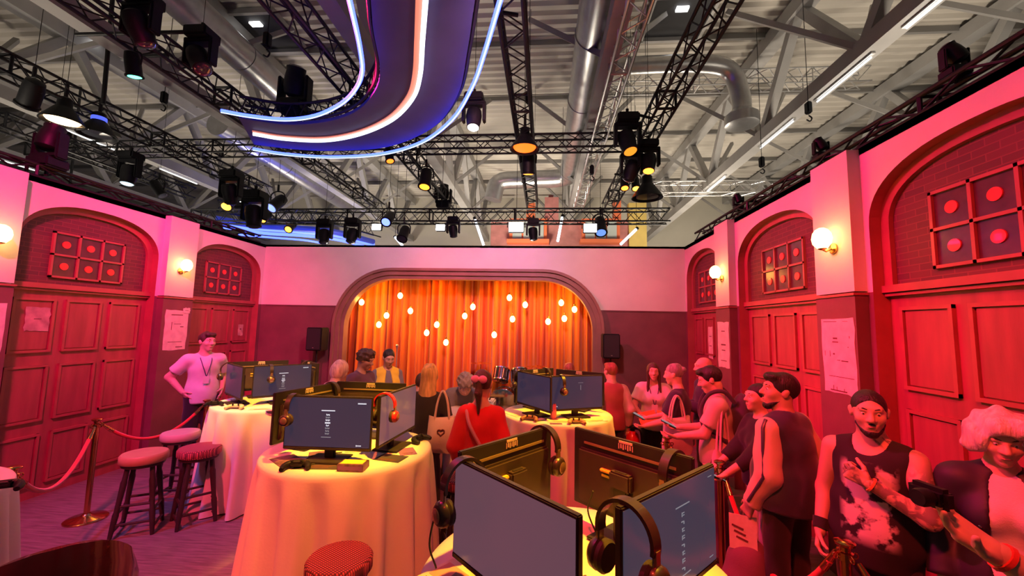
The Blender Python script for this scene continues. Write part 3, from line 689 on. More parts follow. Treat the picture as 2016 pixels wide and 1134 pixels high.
par_can('blue lit lamp above the heavy cross truss', atZ(546, 400, 5.2), (-0.2, -0.7, -0.8), B_, 6, 1.5)
par_can('small amber lamp at the left end of the heavy cross truss', atZ(523, 427, 4.9), (0.1, -0.8, -0.6), A_, 10, 1.1)
par_can('small amber lamp above the distant blue sign', atZ(573, 447, 4.8), (0.1, -0.8, -0.6), A_, 10, 1.1)
moving_head('tall black moving head standing on the curved sign truss', atZ(578, 215, 5.35), (0.2, -0.3, 1), up=-1, sc=1.35)
moving_head('moving head with a bright white lens hanging right of the sign', atZ(934, 195, zt), (0, -0.2, -1), W_, 10, sc=0.9)
par_can('par lamp with a red glow under the outer sign edge', atZ(766, 306, zt), (0.3, -0.2, -1), O_, 5, 0.8)
par_can('amber par lamp above the middle of the back wall', atZ(838, 352, zt), (0, -0.3, -1), A_, 4, 1.3)
dome_lamp('dome lamp with a glowing orange rim on the middle truss', atZ(1033, 280, zt+0.1), O_, 3, sc=1.25)
par_can('par lamp with an orange edge below the middle dome lamp', atZ(1040, 322, zt), (0, 0.3, -1), A_, 3, 1.2)
moving_head('black moving head left of the right hand truss', atZ(1235, 236, zt+0.3), (0.2, -0.3, -1), lens=A_, ls=1.5, sc=1.2)
moving_head('black moving head with a blazing orange lens on the right truss', atZ(1277, 285, zt), (-0.1, -0.2, -1), O_, 14, sc=1.0)
moving_head('black moving head in shadow behind the right truss', atZ(1243, 298, zt), (-0.3, 0.3, -1), sc=1.1)
par_can('left one of the two orange lamps low on the right truss', atZ(1229, 360, 5.2), (0, -0.4, -1), O_, 12, 0.9)
par_can('right one of the two orange lamps low on the right truss', atZ(1251, 361, 5.2), (0, -0.4, -1), A_, 12, 0.9)
dome_lamp('dark flared lamp on a leaning pole above the back wall', atZ(1274, 375, 4.9), None, sc=1.5)
moving_head('black moving head with a blue tinge on the heavy cross truss', atZ(873, 405, 5.3), (0, 0, 1), up=-1, sc=1.2)
par_can('blue par lamp hanging from the heavy cross truss, left', atZ(765, 430, 4.75), (0, -0.7, -0.6), B_, 6, 1.3)
par_can('grey par lamp hanging below the heavy cross truss', atZ(795, 460, 4.4), (0, -0.6, -0.8), None, 1, 1.3)
moving_head('black moving head hanging below the heavy cross truss centre', atZ(893, 432, 4.9), (0.1, 0.2, -1), sc=1.0)
par_can('blue tinted lamp below the right part of the heavy cross truss', atZ(1182, 445, 4.7), (0, -0.5, -0.8), (0.1, 0.2, 0.6), 2, 1.5)
moving_head('black moving head standing on the right wall truss near the edge', Vector((2.66, 2.68, 3.70)), (-0.5, 0.2, 1), up=-1, sc=0.42)
moving_head('small moving head standing midway along the right wall truss', Vector((2.66, 3.95, 3.69)), (-0.4, 0.2, 1), up=-1, sc=0.38)
moving_head('far moving head at the end of the right wall truss', Vector((2.66, 5.6, 3.69)), (-0.3, 0.2, 1), up=-1, sc=0.38)
moving_head('black moving head under the left half of the heavy cross truss', atZ(640, 438, 4.75), (0.1, -0.2, -1), sc=1.2)
moving_head('black moving head under the heavy cross truss, second from the left', atZ(695, 436, 4.75), (-0.1, -0.2, -1), sc=1.2)
moving_head('upright black moving head on the left end of the heavy cross truss', atZ(478, 408, 5.3), (0.2, -0.2, 1), up=-1, sc=1.1)
moving_head('black moving head under the heavy cross truss near the facade windows', atZ(1050, 436, 4.75), (0.1, 0.1, -1), sc=1.0)
for i, (px, py, lab) in enumerate(((1016, 447, 'blazing white flood lamp above the middle of the back wall'), (1162, 449, 'white flood lamp above the right part of the stage'), (741, 447, 'small white flood lamp above the left stage corner'), (867, 448, 'small white flood lamp above the stage, left of centre'))):
    p = atZ(px, py, 4.55 if i > 1 else 4.5)
    t = thing('flood_lamp', lab, 'stage light', p, group='white flood lamps')
    sc = (1.25, 1.1, 0.8, 0.8)[i]
    MB().bbox((0, 0.06, 0), (0.32*sc, 0.10, 0.22*sc), 0.015).build('case', M_BLACKP, t)
    MB().box((0, -0.002, 0), (0.29*sc, 0.03, 0.19*sc)).build('lens', emis('flood_face', (1.0, 0.97, 0.95), 8.0), t, smooth=False)
    MB().tube([(-0.18*sc, 0.06, 0), (-0.18*sc, 0.06, 0.2), (0.18*sc, 0.06, 0.2), (0.18*sc, 0.06, 0)], 0.012, 6).build('bracket', M_BLACK, t)
    MB().cyl((0, 0.06, 0.2), (0, 0.06, ZC-p.z), 0.006, n=4).build('suspension_wire', M_BLACK, t)
for (a, b, lab) in (((935, 432), (952, 482), 'slanted white light tube left of the stage centre line'), ((1107, 427), (1098, 475), 'nearly upright bluish light tube above the stage'), ((1253, 451), (1222, 481), 'diagonal white light tube at the right above the back wall'), ((778, 467), (792, 483), 'short slanted light tube beside the distant blue sign')):
    p, q = atY(*a, 11.4), atY(*b, 11.2)
    t = thing('light_tube', lab, 'light', p, group='slanted light tubes')
    MB().cyl((0, 0, 0), q-p, 0.035, n=10).build('tube', emis('tube_white', (0.80, 0.84, 1.0), 7.0), t)
    MB().cyl((p-q)*0.08, (q-p)*0.02, 0.045, n=10).build('end_cap', M_BLACKP, t)
    MB().cyl((0, 0, 0), (0, 0, ZC-p.z), 0.006, n=4).build('suspension_wire', M_BLACK, t)
# side arms and safety hooks on the trusses
for (a, b, z, lab) in (((150, 68), (405, 62), ZL+0.1, 'thin black pipe arm across the top left truss'), ((262, 112), (330, 108), ZL, 'short black pipe holding the green lamp'), ((990, 25), (1020, 30), ZL+.1, 'short black bracket on the middle truss near the top'), ((1240, 222), (1280, 232), ZL+.1, 'short black pipe bracket beside the right truss'), ((1210, 343), (1256, 345), ZL-.1, 'short black bar holding the two orange lamps')):
    p, q = atZ(*a, z), atZ(*b, z); o = MB().tube([p, q], 0.024, 8).build('pipe_arm', M_BLACK); tag(o, lab, 'pipe', 'pipe arms')
for (a, b, lab) in (((207, 72), (203, 205), 'upright black drop pipe at the upper left'), ((142, 305), (138, 362), 'black drop pipe above the left wall')):
    p = atZ(*a, ZL+0.9); q = atY(b[0], b[1], p.y); o = MB().tube([Vector((p.x, p.y, ZC-0.01)), q], 0.03, 8).build('drop_pipe', M_BLACK); tag(o, lab, 'pipe', 'drop pipes')
for i, (px, py) in enumerate(((525, 95), (322, 205), (1040, 205), (1165, 345), (1030, 350), (1592, 225), (1500, 330))):
    p = atZ(px, py, 5.9 if py < 300 else 5.4)
    lab = ['above the left sign edge', 'left of the sign near the long truss', 'beside the middle truss', 'low above the stage right', 'under the middle truss', 'above the right wall', 'over the far end of the right wall'][i]
    t = thing('chain_hoist', 'black chain hoist hanging ' + lab, 'hoist', p, group='chain hoists')
    MB().bbox((0, 0, 0.12), (0.09, 0.11, 0.22), 0.02).build('motor', M_BLACKP, t)
    MB().tube(catmull([(0, 0, -0.02), (0.05, 0, -0.07), (0.02, 0, -0.13), (-0.04, 0, -0.10)], 4), 0.012, 6).build('hook', M_BLACK, t)
    MB().cyl((0, 0, 0.22), (0, 0, ZC-p.z), 0.006, n=5).build('chain', M_BLACK, t)

# facade of the neighbouring stand seen over the back wall
FY = 14.0
M_FB = mat('pink_brick_facade', (0.55, 0.22, 0.20), 0.8, var=0.15, vscale=4); M_FY = mat('yellow_plaster_facade', (0.75, 0.55, 0.16), 0.8, var=0.1, vscale=2); M_FT = mat('orange_trim', (0.85, 0.20, 0.08), 0.6)
M_FG = mat('facade_glass', (0.5, 0.55, 0.52), 0.2)
f = thing('facade', 'pink brick facade of a neighbouring stand above the back wall', 'building', (0, FY, 0))
def fpt(x, y): p = atY(x, y, FY); return p.x, p.z
def fbox(x0, y0, x1, y1, name, m, yy=0.0, d=0.3):
    a = fpt(x0, y1); b = fpt(x1, y0); MB().box(((a[0]+b[0])/2, yy, (a[1]+b[1])/2), (b[0]-a[0], d, b[1]-a[1])).build(name, m, f, smooth=False)
fbox(958, 432, 1245, 757, 'wall', M_FB, 0.2)
fbox(1240, 400, 1272, 757, 'yellow_wall', M_FY, 0.1)
fbox(1072, 388, 1100, 440, 'chimney', M_FB, 0.25, 0.5)
fbox(1080, 382, 1090, 390, 'chimney_pot', M_FB, 0.25, 0.3)
fbox(1036, 400, 1054, 440, 'orange_post', M_FT, 0.1)
fbox(1208, 395, 1222, 440, 'orange_post', M_FT, 0.1)
for (x0, x1) in ((1008, 1072), (1150, 1214)):
    fbox(x0-5, 432, x1+5, 478, 'window_frame', M_FT, -0.02, 0.2)
    w3 = (x1-x0)/3
    for k in range(3): fbox(x0+k*w3+1.5, 437, x0+(k+1)*w3-1.5, 472, 'window_pane', M_FG, -0.06, 0.2)
    fbox(x0-9, 474, x1+9, 481, 'window_sill', M_FT, -0.1, 0.4)

# ================================================================== furniture
M_CLOTH = mat('white_tablecloth', (0.74, 0.70, 0.66), 0.9, var=0.04, vscale=3, bump=0.06, bscale=60, sheen=0.2)
M_WOODD = mat('dark_stool_wood', (0.035, 0.022, 0.020), 0.45, var=0.3, vscale=10, stretch=(1, 1, 0.2))
def facing(nx, ny): return math.atan2(nx, -ny)          # rz so that local -Y faces (nx, ny)
def draped_table(label, x, y, R=0.60, H=1.05, nf=15, seed=0):
    t = thing('cocktail_table', label, 'table', (x, y, 0), group='round cloth covered tables')
    MB().lathe([(R-0.03, H-0.035), (R-0.008, H-0.03), (R-0.008, H-0.012), (R-0.03, H-0.008)], n=40).build('tabletop', M_WOODD, t)
    MB().lathe([(0.04, 0.03), (0.04, H-0.04)], n=16).build('pedestal', M_BLACK, t)
    MB().lathe([(0.28, 0.0), (0.28, 0.015), (0.06, 0.035)], n=28).build('base', M_BLACK, t)
    r = np.random.default_rng(seed); ph = r.uniform(0, 6.28, 5); N = 168; vs = [(0, 0, H)]; fs = []
    prof = [(0.35, H), (0.75, H), (0.96, H), (0.992, H-0.004), (1.004, H-0.014), (1.008, H-0.035)] + [(None, z) for z in np.linspace(H-0.10, 0.012, 16)]
    for (k, z) in prof:
        for i in range(N):
            a = 2*PI*i/N
            if k is not None: rr = R*k
            else:
                u = (H-z)/H
                w = math.sin(nf*a+ph[0]+0.9*math.sin(3*a+ph[1])) ; w2 = math.sin((nf*2-3)*a+ph[2]+u); w3 = math.sin(5*a+ph[3])
                sharp = math.copysign(abs(w)**0.75, w)
                rr = R*1.008 + u*0.035 + (u**0.75)*(0.080*sharp+0.020*w2+0.02*w3) + 0.05*max(0, u-0.9)
            vs.append((rr*math.cos(a), rr*math.sin(a), z))
    for i in range(N): fs.append((0, 1+i, 1+(i+1) % N))
    for p in range(len(prof)-1):
        for i in range(N): fs.append((1+p*N+i, 1+p*N+(i+1) % N, 1+(p+1)*N+(i+1) % N, 1+(p+1)*N+i))
    MB().add(vs, fs).build('tablecloth', M_CLOTH, t, angle=180)
    return t
TA, TB, TC, TD, TE = (-3.22, 4.66), (-1.45, 3.05), (0.17, 4.60), (0.14, 1.66), (-3.51, 1.79)
draped_table('round table under a white cloth at the left, behind the stools', *TA, seed=1)
draped_table('round table under a white cloth in the centre foreground', *TB, seed=2)
draped_table('round table under a white cloth before the stage, right of centre', *TC, seed=3)
draped_table('round cloth covered table nearest the camera, under four monitors', *TD, seed=4)
draped_table('white cloth table cut by the left picture edge', *TE, seed=5)
draped_table('small cloth covered table under the bending grey haired person', -1.02, 4.50, R=0.34, seed=6)

# bar stools
M_WOVEN = mat('red_woven_seat', (0.62, 0.09, 0.11), 0.75)
def woven(m):
    nt = m.node_tree; N = nt.nodes; L = nt.links; b = N['Principled BSDF']
    tc = N.new('ShaderNodeTexCoord'); mp = N.new('ShaderNodeMapping'); mp.inputs['Rotation'].default_value = (0, 0, 0.6)
    L.new(tc.outputs['Object'], mp.inputs[0]); ck = N.new('ShaderNodeTexWave'); ck.inputs['Scale'].default_value = 18; ck.inputs['Distortion'].default_value = 0.6
    ck2 = N.new('ShaderNodeTexWave'); ck2.bands_direction = 'Y'; ck2.inputs['Scale'].default_value = 26; ck2.inputs['Distortion'].default_value = 0.6
    L.new(mp.outputs[0], ck.inputs['Vector']); L.new(mp.outputs[0], ck2.inputs['Vector'])
    mx = N.new('ShaderNodeMath'); mx.operation = 'MULTIPLY'; L.new(ck.outputs['Fac'], mx.inputs[0]); L.new(ck2.outputs['Fac'], mx.inputs[1])
    rp = N.new('ShaderNodeValToRGB'); rp.color_ramp.elements[0].color = (0.12, 0.03, 0.04, 1); rp.color_ramp.elements[1].color = (0.75, 0.16, 0.18, 1); rp.color_ramp.elements[1].position = 0.45
    L.new(mx.outputs[0], rp.inputs[0]); L.new(rp.outputs[0], b.inputs['Base Color'])
    bp = N.new('ShaderNodeBump'); bp.inputs['Strength'].default_value = 0.6; bp.inputs['Distance'].default_value = 0.01; L.new(mx.outputs[0], bp.inputs['Height']); L.new(bp.outputs[0], b.inputs['Normal'])
woven(M_WOVEN)
M_TAN = mat('tan_leather_seat', (0.52, 0.30, 0.16), 0.5, var=0.08); M_BEIGE = mat('beige_fabric_seat', (0.60, 0.46, 0.36), 0.8, var=0.06)
def stool(label, x, y, seat, rz=0.3, H=0.72, R=0.185):
    t = thing('bar_stool', label, 'stool', (x, y, 0), rz, group='round bar stools')
    MB().lathe([(0.05, H-0.085), (R-0.012, H-0.085), (R, H-0.07), (R, H-0.018), (R-0.012, H-0.003), (R*0.6, H), (0.02, H)], n=36).build('seat', seat, t)
    MB().lathe([(R-0.03, H-0.115), (R-0.022, H-0.11), (R-0.022, H-0.085)], n=30).build('seat_ring', M_WOODD, t)
    tops = []; feet = []
    for k in range(4):
        a = PI/4+k*PI/2; p = Vector((math.cos(a)*0.125, math.sin(a)*0.125, H-0.10)); q = Vector((math.cos(a)*0.212, math.sin(a)*0.212, 0.0))
        tops.append(p); feet.append(q)
        leg = MB(); d = q-p
        leg.tube([p, p+d*0.18, p+d*0.22, p+d*0.45, p+d*0.62, p+d*0.66, p+d*0.9, q], [0.020, 0.021, 0.026, 0.022, 0.020, 0.025, 0.019, 0.016], 10); leg.build('leg', M_WOODD, t)
    for k in range(4):
        for u in ((0.55, 0.80) if k % 2 == 0 else (0.66, 0.90)):
            a = tops[k].lerp(feet[k], u); b = tops[(k+1) % 4].lerp(feet[(k+1) % 4], u); MB().cyl(a, b, 0.012, n=8).build('rung', M_WOODD, t)
    return t
stool('bar stool with a tan seat standing free beside the rope post', -3.81, 3.71, M_TAN, 0.55)
stool('bar stool with a beige seat, farther of two by the left table', -4.12, 4.42, M_BEIGE, 0.2)
stool('bar stool with a woven seat, nearer of two by the left table', -3.45, 3.94, M_WOVEN, 0.9)
stool('red woven bar stool in front of the centre table', -1.10, 2.26, M_WOVEN, 0.1, R=0.175)
stool('woven bar stool squeezed between the centre table and the near monitors', -0.67, 3.53, M_WOVEN, 0.4)
stool('bar stool with an orange seat right of the near monitors', 1.03, 4.35, M_TAN, 0.3)

# tub chair at the lower left corner
M_LEA = mat('dark_red_leather', (0.045, 0.010, 0.012), 0.2, var=0.2, vscale=8, coat=0.4)
t = thing('tub_chair', 'dark glossy leather tub chair at the lower left corner', 'chair', (-2.46, 1.96, 0), facing(0.78, -0.61))
MB().lathe([(0.02, 0.40), (0.27, 0.40), (0.29, 0.42), (0.29, 0.47), (0.27, 0.49), (0.02, 0.50)], n=30).build('seat', M_LEA, t)
bk = MB(); n = 48; h0, h1 = 0.36, 0.93; vs = []; fs = []
for ring_ in range(2):
    for j in range(7):
        z = h0+(h1-h0)*j/6
        for i in range(n+1):
            a = -1.55+3.1*i/n - PI/2; flut = 0.008*abs(math.sin(a*9)); rr = (0.315+flut if ring_ == 0 else 0.255-flut*0.6) + 0.02*(j/6)
            if j == 6: rr += (-0.02 if ring_ == 0 else 0.02)
            vs.append((rr*math.cos(a), rr*math.sin(a), z + (0.0 if j < 6 else 0.012) - 0.34*(abs(i/n-0.5)*2)**2.2*(j/6)))
W = n+1
for ring_ in range(2):
    b0 = ring_*7*W
    for j in range(6):
        for i in range(n): fs.append((b0+j*W+i, b0+j*W+i+1, b0+(j+1)*W+i+1, b0+(j+1)*W+i))
for i in range(n): fs.append((6*W+i, 6*W+i+1, 13*W+i+1, 13*W+i)); fs.append((i, i+1, 7*W+i+1, 7*W+i))
for j in range(6):
    for i in (0, n): fs.append((j*W+i, (j+1)*W+i, 7*W+(j+1)*W+i, 7*W+j*W+i))
bk.add(vs, fs).build('backrest', M_LEA, t, angle=60)
for k in range(4):
    a = PI/4+k*PI/2; MB().cyl((0.2*math.cos(a), 0.2*math.sin(a), 0.42), (0.26*math.cos(a), 0.26*math.sin(a), 0), 0.022, 0.014, n=10).build('leg', M_WOODD, t)

# rope barriers
M_ROPE = mat('red_velvet_rope', (0.75, 0.03, 0.03), 0.8, sheen=0.5); M_BRZ = mat('polished_bronze', (0.62, 0.30, 0.12), 0.18, 1.0)
def stanchion(label, x, y, H=0.98):
    t = thing('rope_post', label, 'barrier post', (x, y, 0), group='rope barrier posts')
    MB().lathe([(0.165, 0), (0.165, 0.012), (0.15, 0.022), (0.05, 0.038), (0.03, 0.06)], n=30).build('base', M_BRZ, t)
    MB().lathe([(0.024, 0.04), (0.024, H-0.09)], n=16).build('post', M_BRZ, t)
    MB().lathe([(0.024, H-0.095), (0.034, H-0.09), (0.034, H-0.055), (0.024, H-0.05), (0.024, H-0.03), (0.042, H-0.02), (0.045, H-0.008), (0.03, H)], n=20).build('cap', M_BRZ, t)
    for k in range(4):
        a = k*PI/2; c = Vector((0.045*math.cos(a), 0.045*math.sin(a), H-0.072)); d = Vector((math.cos(a), math.sin(a), 0))
        MB().tube([c+d*(0.014*math.cos(u))+Vector((0, 0, 0.014*math.sin(u))) for u in np.linspace(0, 2*PI, 9)[:-1]], 0.004, 6, closed=True).build('hook_ring', M_BRZ, t)
    return Vector((x, y, H-0.08))
def rope(label, p, q, sag):
    p, q = Vector(p), Vector(q); d = (q-p).normalized(); p = p+d*0.055; q = q-d*0.055
    pts = [p.lerp(q, k/24)-Vector((0, 0, sag*4*(k/24)*(1-k/24))) for k in range(25)]
    o0 = pts[0]; t = thing('barrier_rope', label, 'rope', o0, group='red barrier ropes')
    MB().tube([v-o0 for v in pts[1:-1]], 0.017, 10).build('velvet_rope', M_ROPE, t)
    for a, b in ((pts[0], pts[2]), (pts[-1], pts[-3])): MB().cyl(a-o0, b-o0, 0.012, 0.021, n=12).build('hook_end', M_BRZ, t)
s1 = stanchion('bronze rope post standing free before the left door', -4.50, 3.84); s0 = stanchion('bronze rope post behind the table at the left edge', -3.58, 2.56)
s9 = stanchion('bronze rope post hidden behind the tan stool', -4.30, 4.95)
rope('red rope sagging between the two left posts', s0, s1, 0.30); rope('red rope running from the left post towards the stools', s1, s9, 0.25)
s2 = stanchion('tall bronze rope post right beside the near monitor', 1.40, 3.38); s3 = stanchion('bronze rope post in front of the tattooed man', 1.50, 2.21); s4 = stanchion('far bronze rope post beside the white tote bag', 1.20, 4.06)
rope('red rope hanging from the near post beside the monitor', s2, s3, 0.42); rope('red rope between the far post and the near post', s4, s2, 0.26)
s5 = stanchion('bronze rope post beyond the lower right picture edge', 1.98, 1.32); rope('red rope leaving the front post to the right', s3, s5, 0.34)

# speakers on stands, fire extinguisher, microphone, drums, keyboard
for sx, lab in ((-4.13, 'black loudspeaker on a pole left of the stage'), (1.17, 'black loudspeaker on a pole right of the stage')):
    t = thing('loudspeaker', lab, 'speaker', (sx, 7.12, 0), 0.0, group='stage loudspeakers')
    MB().bbox((0, 0, 1.69), (0.29, 0.26, 0.42), 0.015).build('cabinet', M_BLACKP, t)
    MB().bbox((0, -0.132, 1.69), (0.25, 0.01, 0.38), 0.004).build('grille', mat('speaker_grille', (0.02, 0.018, 0.02), 0.7, bump=0.4, bscale=300), t)
    MB().box((0, -0.139, 1.535), (0.025, 0.004, 0.012)).build('badge', M_ALU, t, smooth=False)
    MB().cyl((0, 0, 0.3), (0, 0, 1.49), 0.018, n=10).build('pole', M_BLACK, t)
    for k in range(3):
        a = k*2*PI/3+0.5; MB().cyl((0, 0, 0.55), (0.40*math.cos(a), 0.40*math.sin(a)*0.6, 0.01), 0.013, n=8).build('leg', M_BLACK, t)
t = thing('fire_extinguisher', 'red fire extinguisher standing on the floor beside the rope', 'fire extinguisher', (1.12, 5.2, 0))
MB().lathe([(0.07, 0.0), (0.085, 0.02), (0.085, 0.62), (0.07, 0.70), (0.03, 0.74)], n=24).build('cylinder', mat('extinguisher_red', (0.75, 0.02, 0.02), 0.25, coat=0.5), t)
MB().lathe([(0.03, 0.735), (0.03, 0.77), (0.055, 0.78), (0.055, 0.80), (0.02, 0.81)], n=16).build('valve', M_BLACKP, t)
MB().tube(catmull([(0.03, 0, 0.77), (0.09, -0.04, 0.74), (0.10, -0.05, 0.55), (0.095, -0.03, 0.35)], 5), 0.012, 8).build('hose', M_BLACKP, t)
for (x, z, lab) in ((-2.78, 1.46, 'thin microphone stand before the left part of the curtain'),):
    t = thing('microphone_stand', lab, 'microphone stand', (x, 7.55, 0.30))
    MB().lathe([(0.14, 0), (0.14, 0.01), (0.02, 0.03)], n=20).build('base', M_BLACK, t)
    MB().cyl((0, 0, 0.02), (0, 0, z-0.30), 0.012, n=8).build('pole', M_ALU, t)
    MB().lathe([(0.012, 0), (0.018, 0.08), (0.028, 0.10), (0.03, 0.125), (0.015, 0.145)], c=(0, 0, z-0.30), n=12).build('microphone', M_ALU, t)
M_DRUM = mat('drum_shell_black', (0.02, 0.018, 0.02), 0.25, coat=0.6); M_HEAD = mat('drum_head', (0.75, 0.72, 0.70), 0.5); M_CHR = mat('chrome', (0.8, 0.8, 0.82), 0.12, 1.0)
dk = thing('drum_kit', 'black drum kit on the stage behind the red cardigan', 'drum kit', (-0.72, 7.62, 0.30))
def drum(c, r, h, ax, nm):
    R = Vector(ax).to_track_quat('Z', 'Y').to_matrix(); c = Vector(c)
    d = MB().lathe([(r*0.98, -h/2), (r, -h/2), (r, h/2), (r*0.98, h/2)], c=c, n=28, axis=R).build(nm, M_DRUM, dk)
    for s in (-1, 1): MB().lathe([(r*1.0, s*h/2-0.012), (r*1.035, s*h/2-0.008), (r*1.035, s*h/2+0.012), (r*1.0, s*h/2+0.014)], c=c, n=28, axis=R).build('hoop', M_CHR, d)
    for k in range(6):
        a = k*PI/3; p = c+R @ Vector((r*1.01*math.cos(a), r*1.01*math.sin(a), 0)); MB().cyl(p-R @ Vector((0, 0, h*0.4)), p+R @ Vector((0, 0, h*0.4)), 0.01, n=6).build('lug', M_CHR, d)
drum((0, 0, 0.28), 0.26, 0.36, (0, 1, 0), 'bass_drum'); drum((-0.05, -0.02, 0.78), 0.15, 0.22, (0.1, 0.5, 1), 'tom_drum'); drum((0.30, -0.02, 0.76), 0.16, 0.24, (-0.1, 0.5, 1), 'tom_drum')
for (x, y, z) in ((-0.45, 0.05, 0.98), (0.62, 0.0, 0.95)):
    MB().lathe([(0.20, 0.0), (0.05, 0.02), (0.015, 0.03)], c=(x, y, z), n=26).build('cymbal', M_BRASS, dk); MB().cyl((x, y, 0), (x, y, z+0.03), 0.012, n=8).build('cymbal_stand', M_CHR, dk)
t = thing('keyboard_piano', 'pale keyboard on a stand beside the blonde visitor', 'keyboard', (-1.30, 6.3, 0))
MB().bbox((0, 0, 0.80), (1.15, 0.34, 0.11), 0.02).build('case', mat('cream_plastic', (0.7, 0.66, 0.58), 0.4), t)
for k in range(28): MB().box((-0.52+k*0.0385, -0.10, 0.86), (0.036, 0.14, 0.02)).build('key', M_HEAD, t, smooth=False)
for k in range(28):
    if k % 7 not in (2, 6): MB().box((-0.50+k*0.0385, -0.06, 0.876), (0.018, 0.09, 0.018)).build('black_key', M_BLACKP, t, smooth=False)
for s in (-1, 1): MB().cyl((s*0.45, -0.14, 0.75), (-s*0.45, 0.14, 0.0), 0.016, n=8).build('stand_leg', M_BLACK, t)

# ------------------------------------------------------------------ monitors
M_CASE = mat('monitor_case', (0.022, 0.019, 0.018), 0.45, var=0.15, vscale=20); M_CASEB = mat('monitor_back', (0.050, 0.036, 0.030), 0.42, var=0.1, vscale=15)
M_SCR = mat('screen_dark_blue', (0.02, 0.02, 0.03), 0.16, emit=(0.030, 0.026, 0.058), es=0.9)
M_SCR2 = mat('screen_grey_blue', (0.05, 0.05, 0.07), 0.14, emit=(0.045, 0.050, 0.085), es=0.75)
M_SCR3 = mat('screen_pinkish', (0.06, 0.05, 0.07), 0.14, emit=(0.150, 0.070, 0.098), es=0.8)  # pinkish emission put in for light mirrored on the dark screen
M_WTXT = emis('screen_white', (0.85, 0.85, 0.95), 0.9); M_GTXT = emis('screen_grey', (0.6, 0.62, 0.7), 0.35)
M_LOGO = mat('pale_logo_print', (0.70, 0.55, 0.45), 0.5); M_YEL = mat('yellow_label', (0.85, 0.62, 0.05), 0.5)
MW, MH, MT = 0.612, 0.362, 0.016
def monitor(label, x, y, rz, screen=M_SCR, menu=1, ztab=1.053, ztop=1.49):
    # local frame: screen faces -Y
    t = thing('monitor', label, 'monitor', (x, y, ztab), rz, group='desk monitors')
    zc = ztop-ztab-MH/2
    c = MB().bbox((0, 0.012, zc), (MW, 0.024, MH), 0.004).build('case', M_CASE, t)
    MB().bbox((0, 0.034, zc-0.03), (MW*0.86, 0.026, MH*0.70), 0.01).build('back_shell', M_CASEB, t)
    sc = MB().box((0, -0.0008, zc+0.006), (MW-0.016, 0.002, MH-0.034)).build('screen', screen, t, smooth=False)
    MB().box((0, -0.001, zc-MH/2+0.011), (MW-0.01, 0.003, 0.014)).build('lower_bezel', M_CASE, t, smooth=False)
    MB().box((0, 0.0245, zc+MH*0.335), (MW*0.78, 0.006, 0.011)).build('back_vent_strip', mat('vent_strip', (0.42, 0.33, 0.16), 0.35, 0.4), t, smooth=False)
    n = MB(); n.bbox((0, 0.062, zc-0.10), (0.075, 0.03, 0.30), 0.008); n.build('neck', M_CASE, t)
    MB().bbox((0.0, 0.058, zc+0.01), (0.11, 0.05, 0.075), 0.008).build('mount_hub', M_CASEB, t)
    MB().bbox((0.085, 0.05, zc+0.03), (0.065, 0.03, 0.014), 0.004).build('yellow_tab', M_YEL, t)
    MB().box((0.085, 0.0485, zc+0.004), (0.06, 0.006, 0.010)).build('label_strip', M_YEL, t, smooth=False)
    MB().bbox((0, 0.045, 0.007), (0.26, 0.20, 0.012), 0.004).build('foot', M_CASE, t)
    for j in range(7): MB().box((-0.036+0.012*j, 0.0255, zc+MH*0.415+(0.002 if j % 2 else 0)), (0.0065 if j % 3 else 0.004, 0.003, 0.020 if j % 2 else 0.024)).build('back_logo', M_LOGO, t, smooth=False)
    MB().box((0, 0.0255, zc+MH*0.47), (0.07, 0.003, 0.010)).build('logo_crest', M_LOGO, t, smooth=False)
    em = MB().tube([(0.012*math.cos(a), 0.0785, zc-0.06+0.012*math.sin(a)) for a in np.linspace(0.3, 2*PI-0.3, 14)], 0.0018, 6).build('hub_emblem', M_YEL, t)
    def qd(u, v, w, h, m=M_WTXT):
        MB().box(((u-0.5)*(MW-0.016), -0.0025, zc+0.006+(0.5-v)*(MH-0.034)), (w*(MW-0.016), 0.001, h*(MH-0.034))).build('screen_text', m, sc, smooth=False)
    if menu == 1:
        qd(0.50, 0.26, 0.16, 0.020); qd(0.49, 0.80, 0.115, 0.014, M_GTXT)
        for v, wd, m_ in ((0.345, 0.042, M_WTXT), (0.40, 0.052, M_GTXT), (0.455, 0.052, M_WTXT), (0.565, 0.036, M_WTXT), (0.62, 0.054, M_GTXT), (0.675, 0.046, M_GTXT), (0.73, 0.050, M_GTXT)):
            k_ = max(3, int(wd/0.010)); lw = wd/k_
            for j in range(k_): qd(0.50-wd/2+(j+0.5)*lw, v+(0.004 if j % 2 else -0.003), lw*0.72, 0.024 if j % 3 else 0.032, m_)
        qd(0.50, 0.51, 0.062, 0.030)
        for j in range(8): qd(0.85+j*0.0125, 0.10, 0.0095, 0.026)
        for j in range(5): qd(0.85+j*0.0125, 0.955, 0.0095, 0.030 if j == 0 else 0.020)
    elif menu == 2:
        qd(0.58, 0.22, 0.16, 0.010, M_GTXT)
        for i in range(8):                       # faint upright column of letter-like marks
            v = 0.31+0.075*i
            for (du, dv, w_, h_) in (((-0.010, 0, 0.006, 0.042), (0.006, -0.014, 0.022, 0.008), (0.008, 0.010, 0.018, 0.008)), ((-0.008, -0.006, 0.022, 0.010), (0.010, 0.008, 0.008, 0.030)), ((0.0, -0.012, 0.026, 0.008), (-0.006, 0.006, 0.008, 0.026), (0.010, 0.014, 0.012, 0.008)))[i % 3]:
                qd(0.58+du, v+dv, w_, h_, M_GTXT)
        qd(0.60, 0.90, 0.12, 0.008, M_GTXT); qd(0.93, 0.07, 0.05, 0.006, M_GTXT); qd(0.93, 0.93, 0.05, 0.006, M_GTXT)
    elif menu == 3:
        T2 = text_mesh('Live', 0.020, 'screen_text', M_WTXT, sc, Matrix.Translation((-0.25, -0.0022, zc-0.13)) @ Matrix.Rotation(PI/2, 4, 'X'))
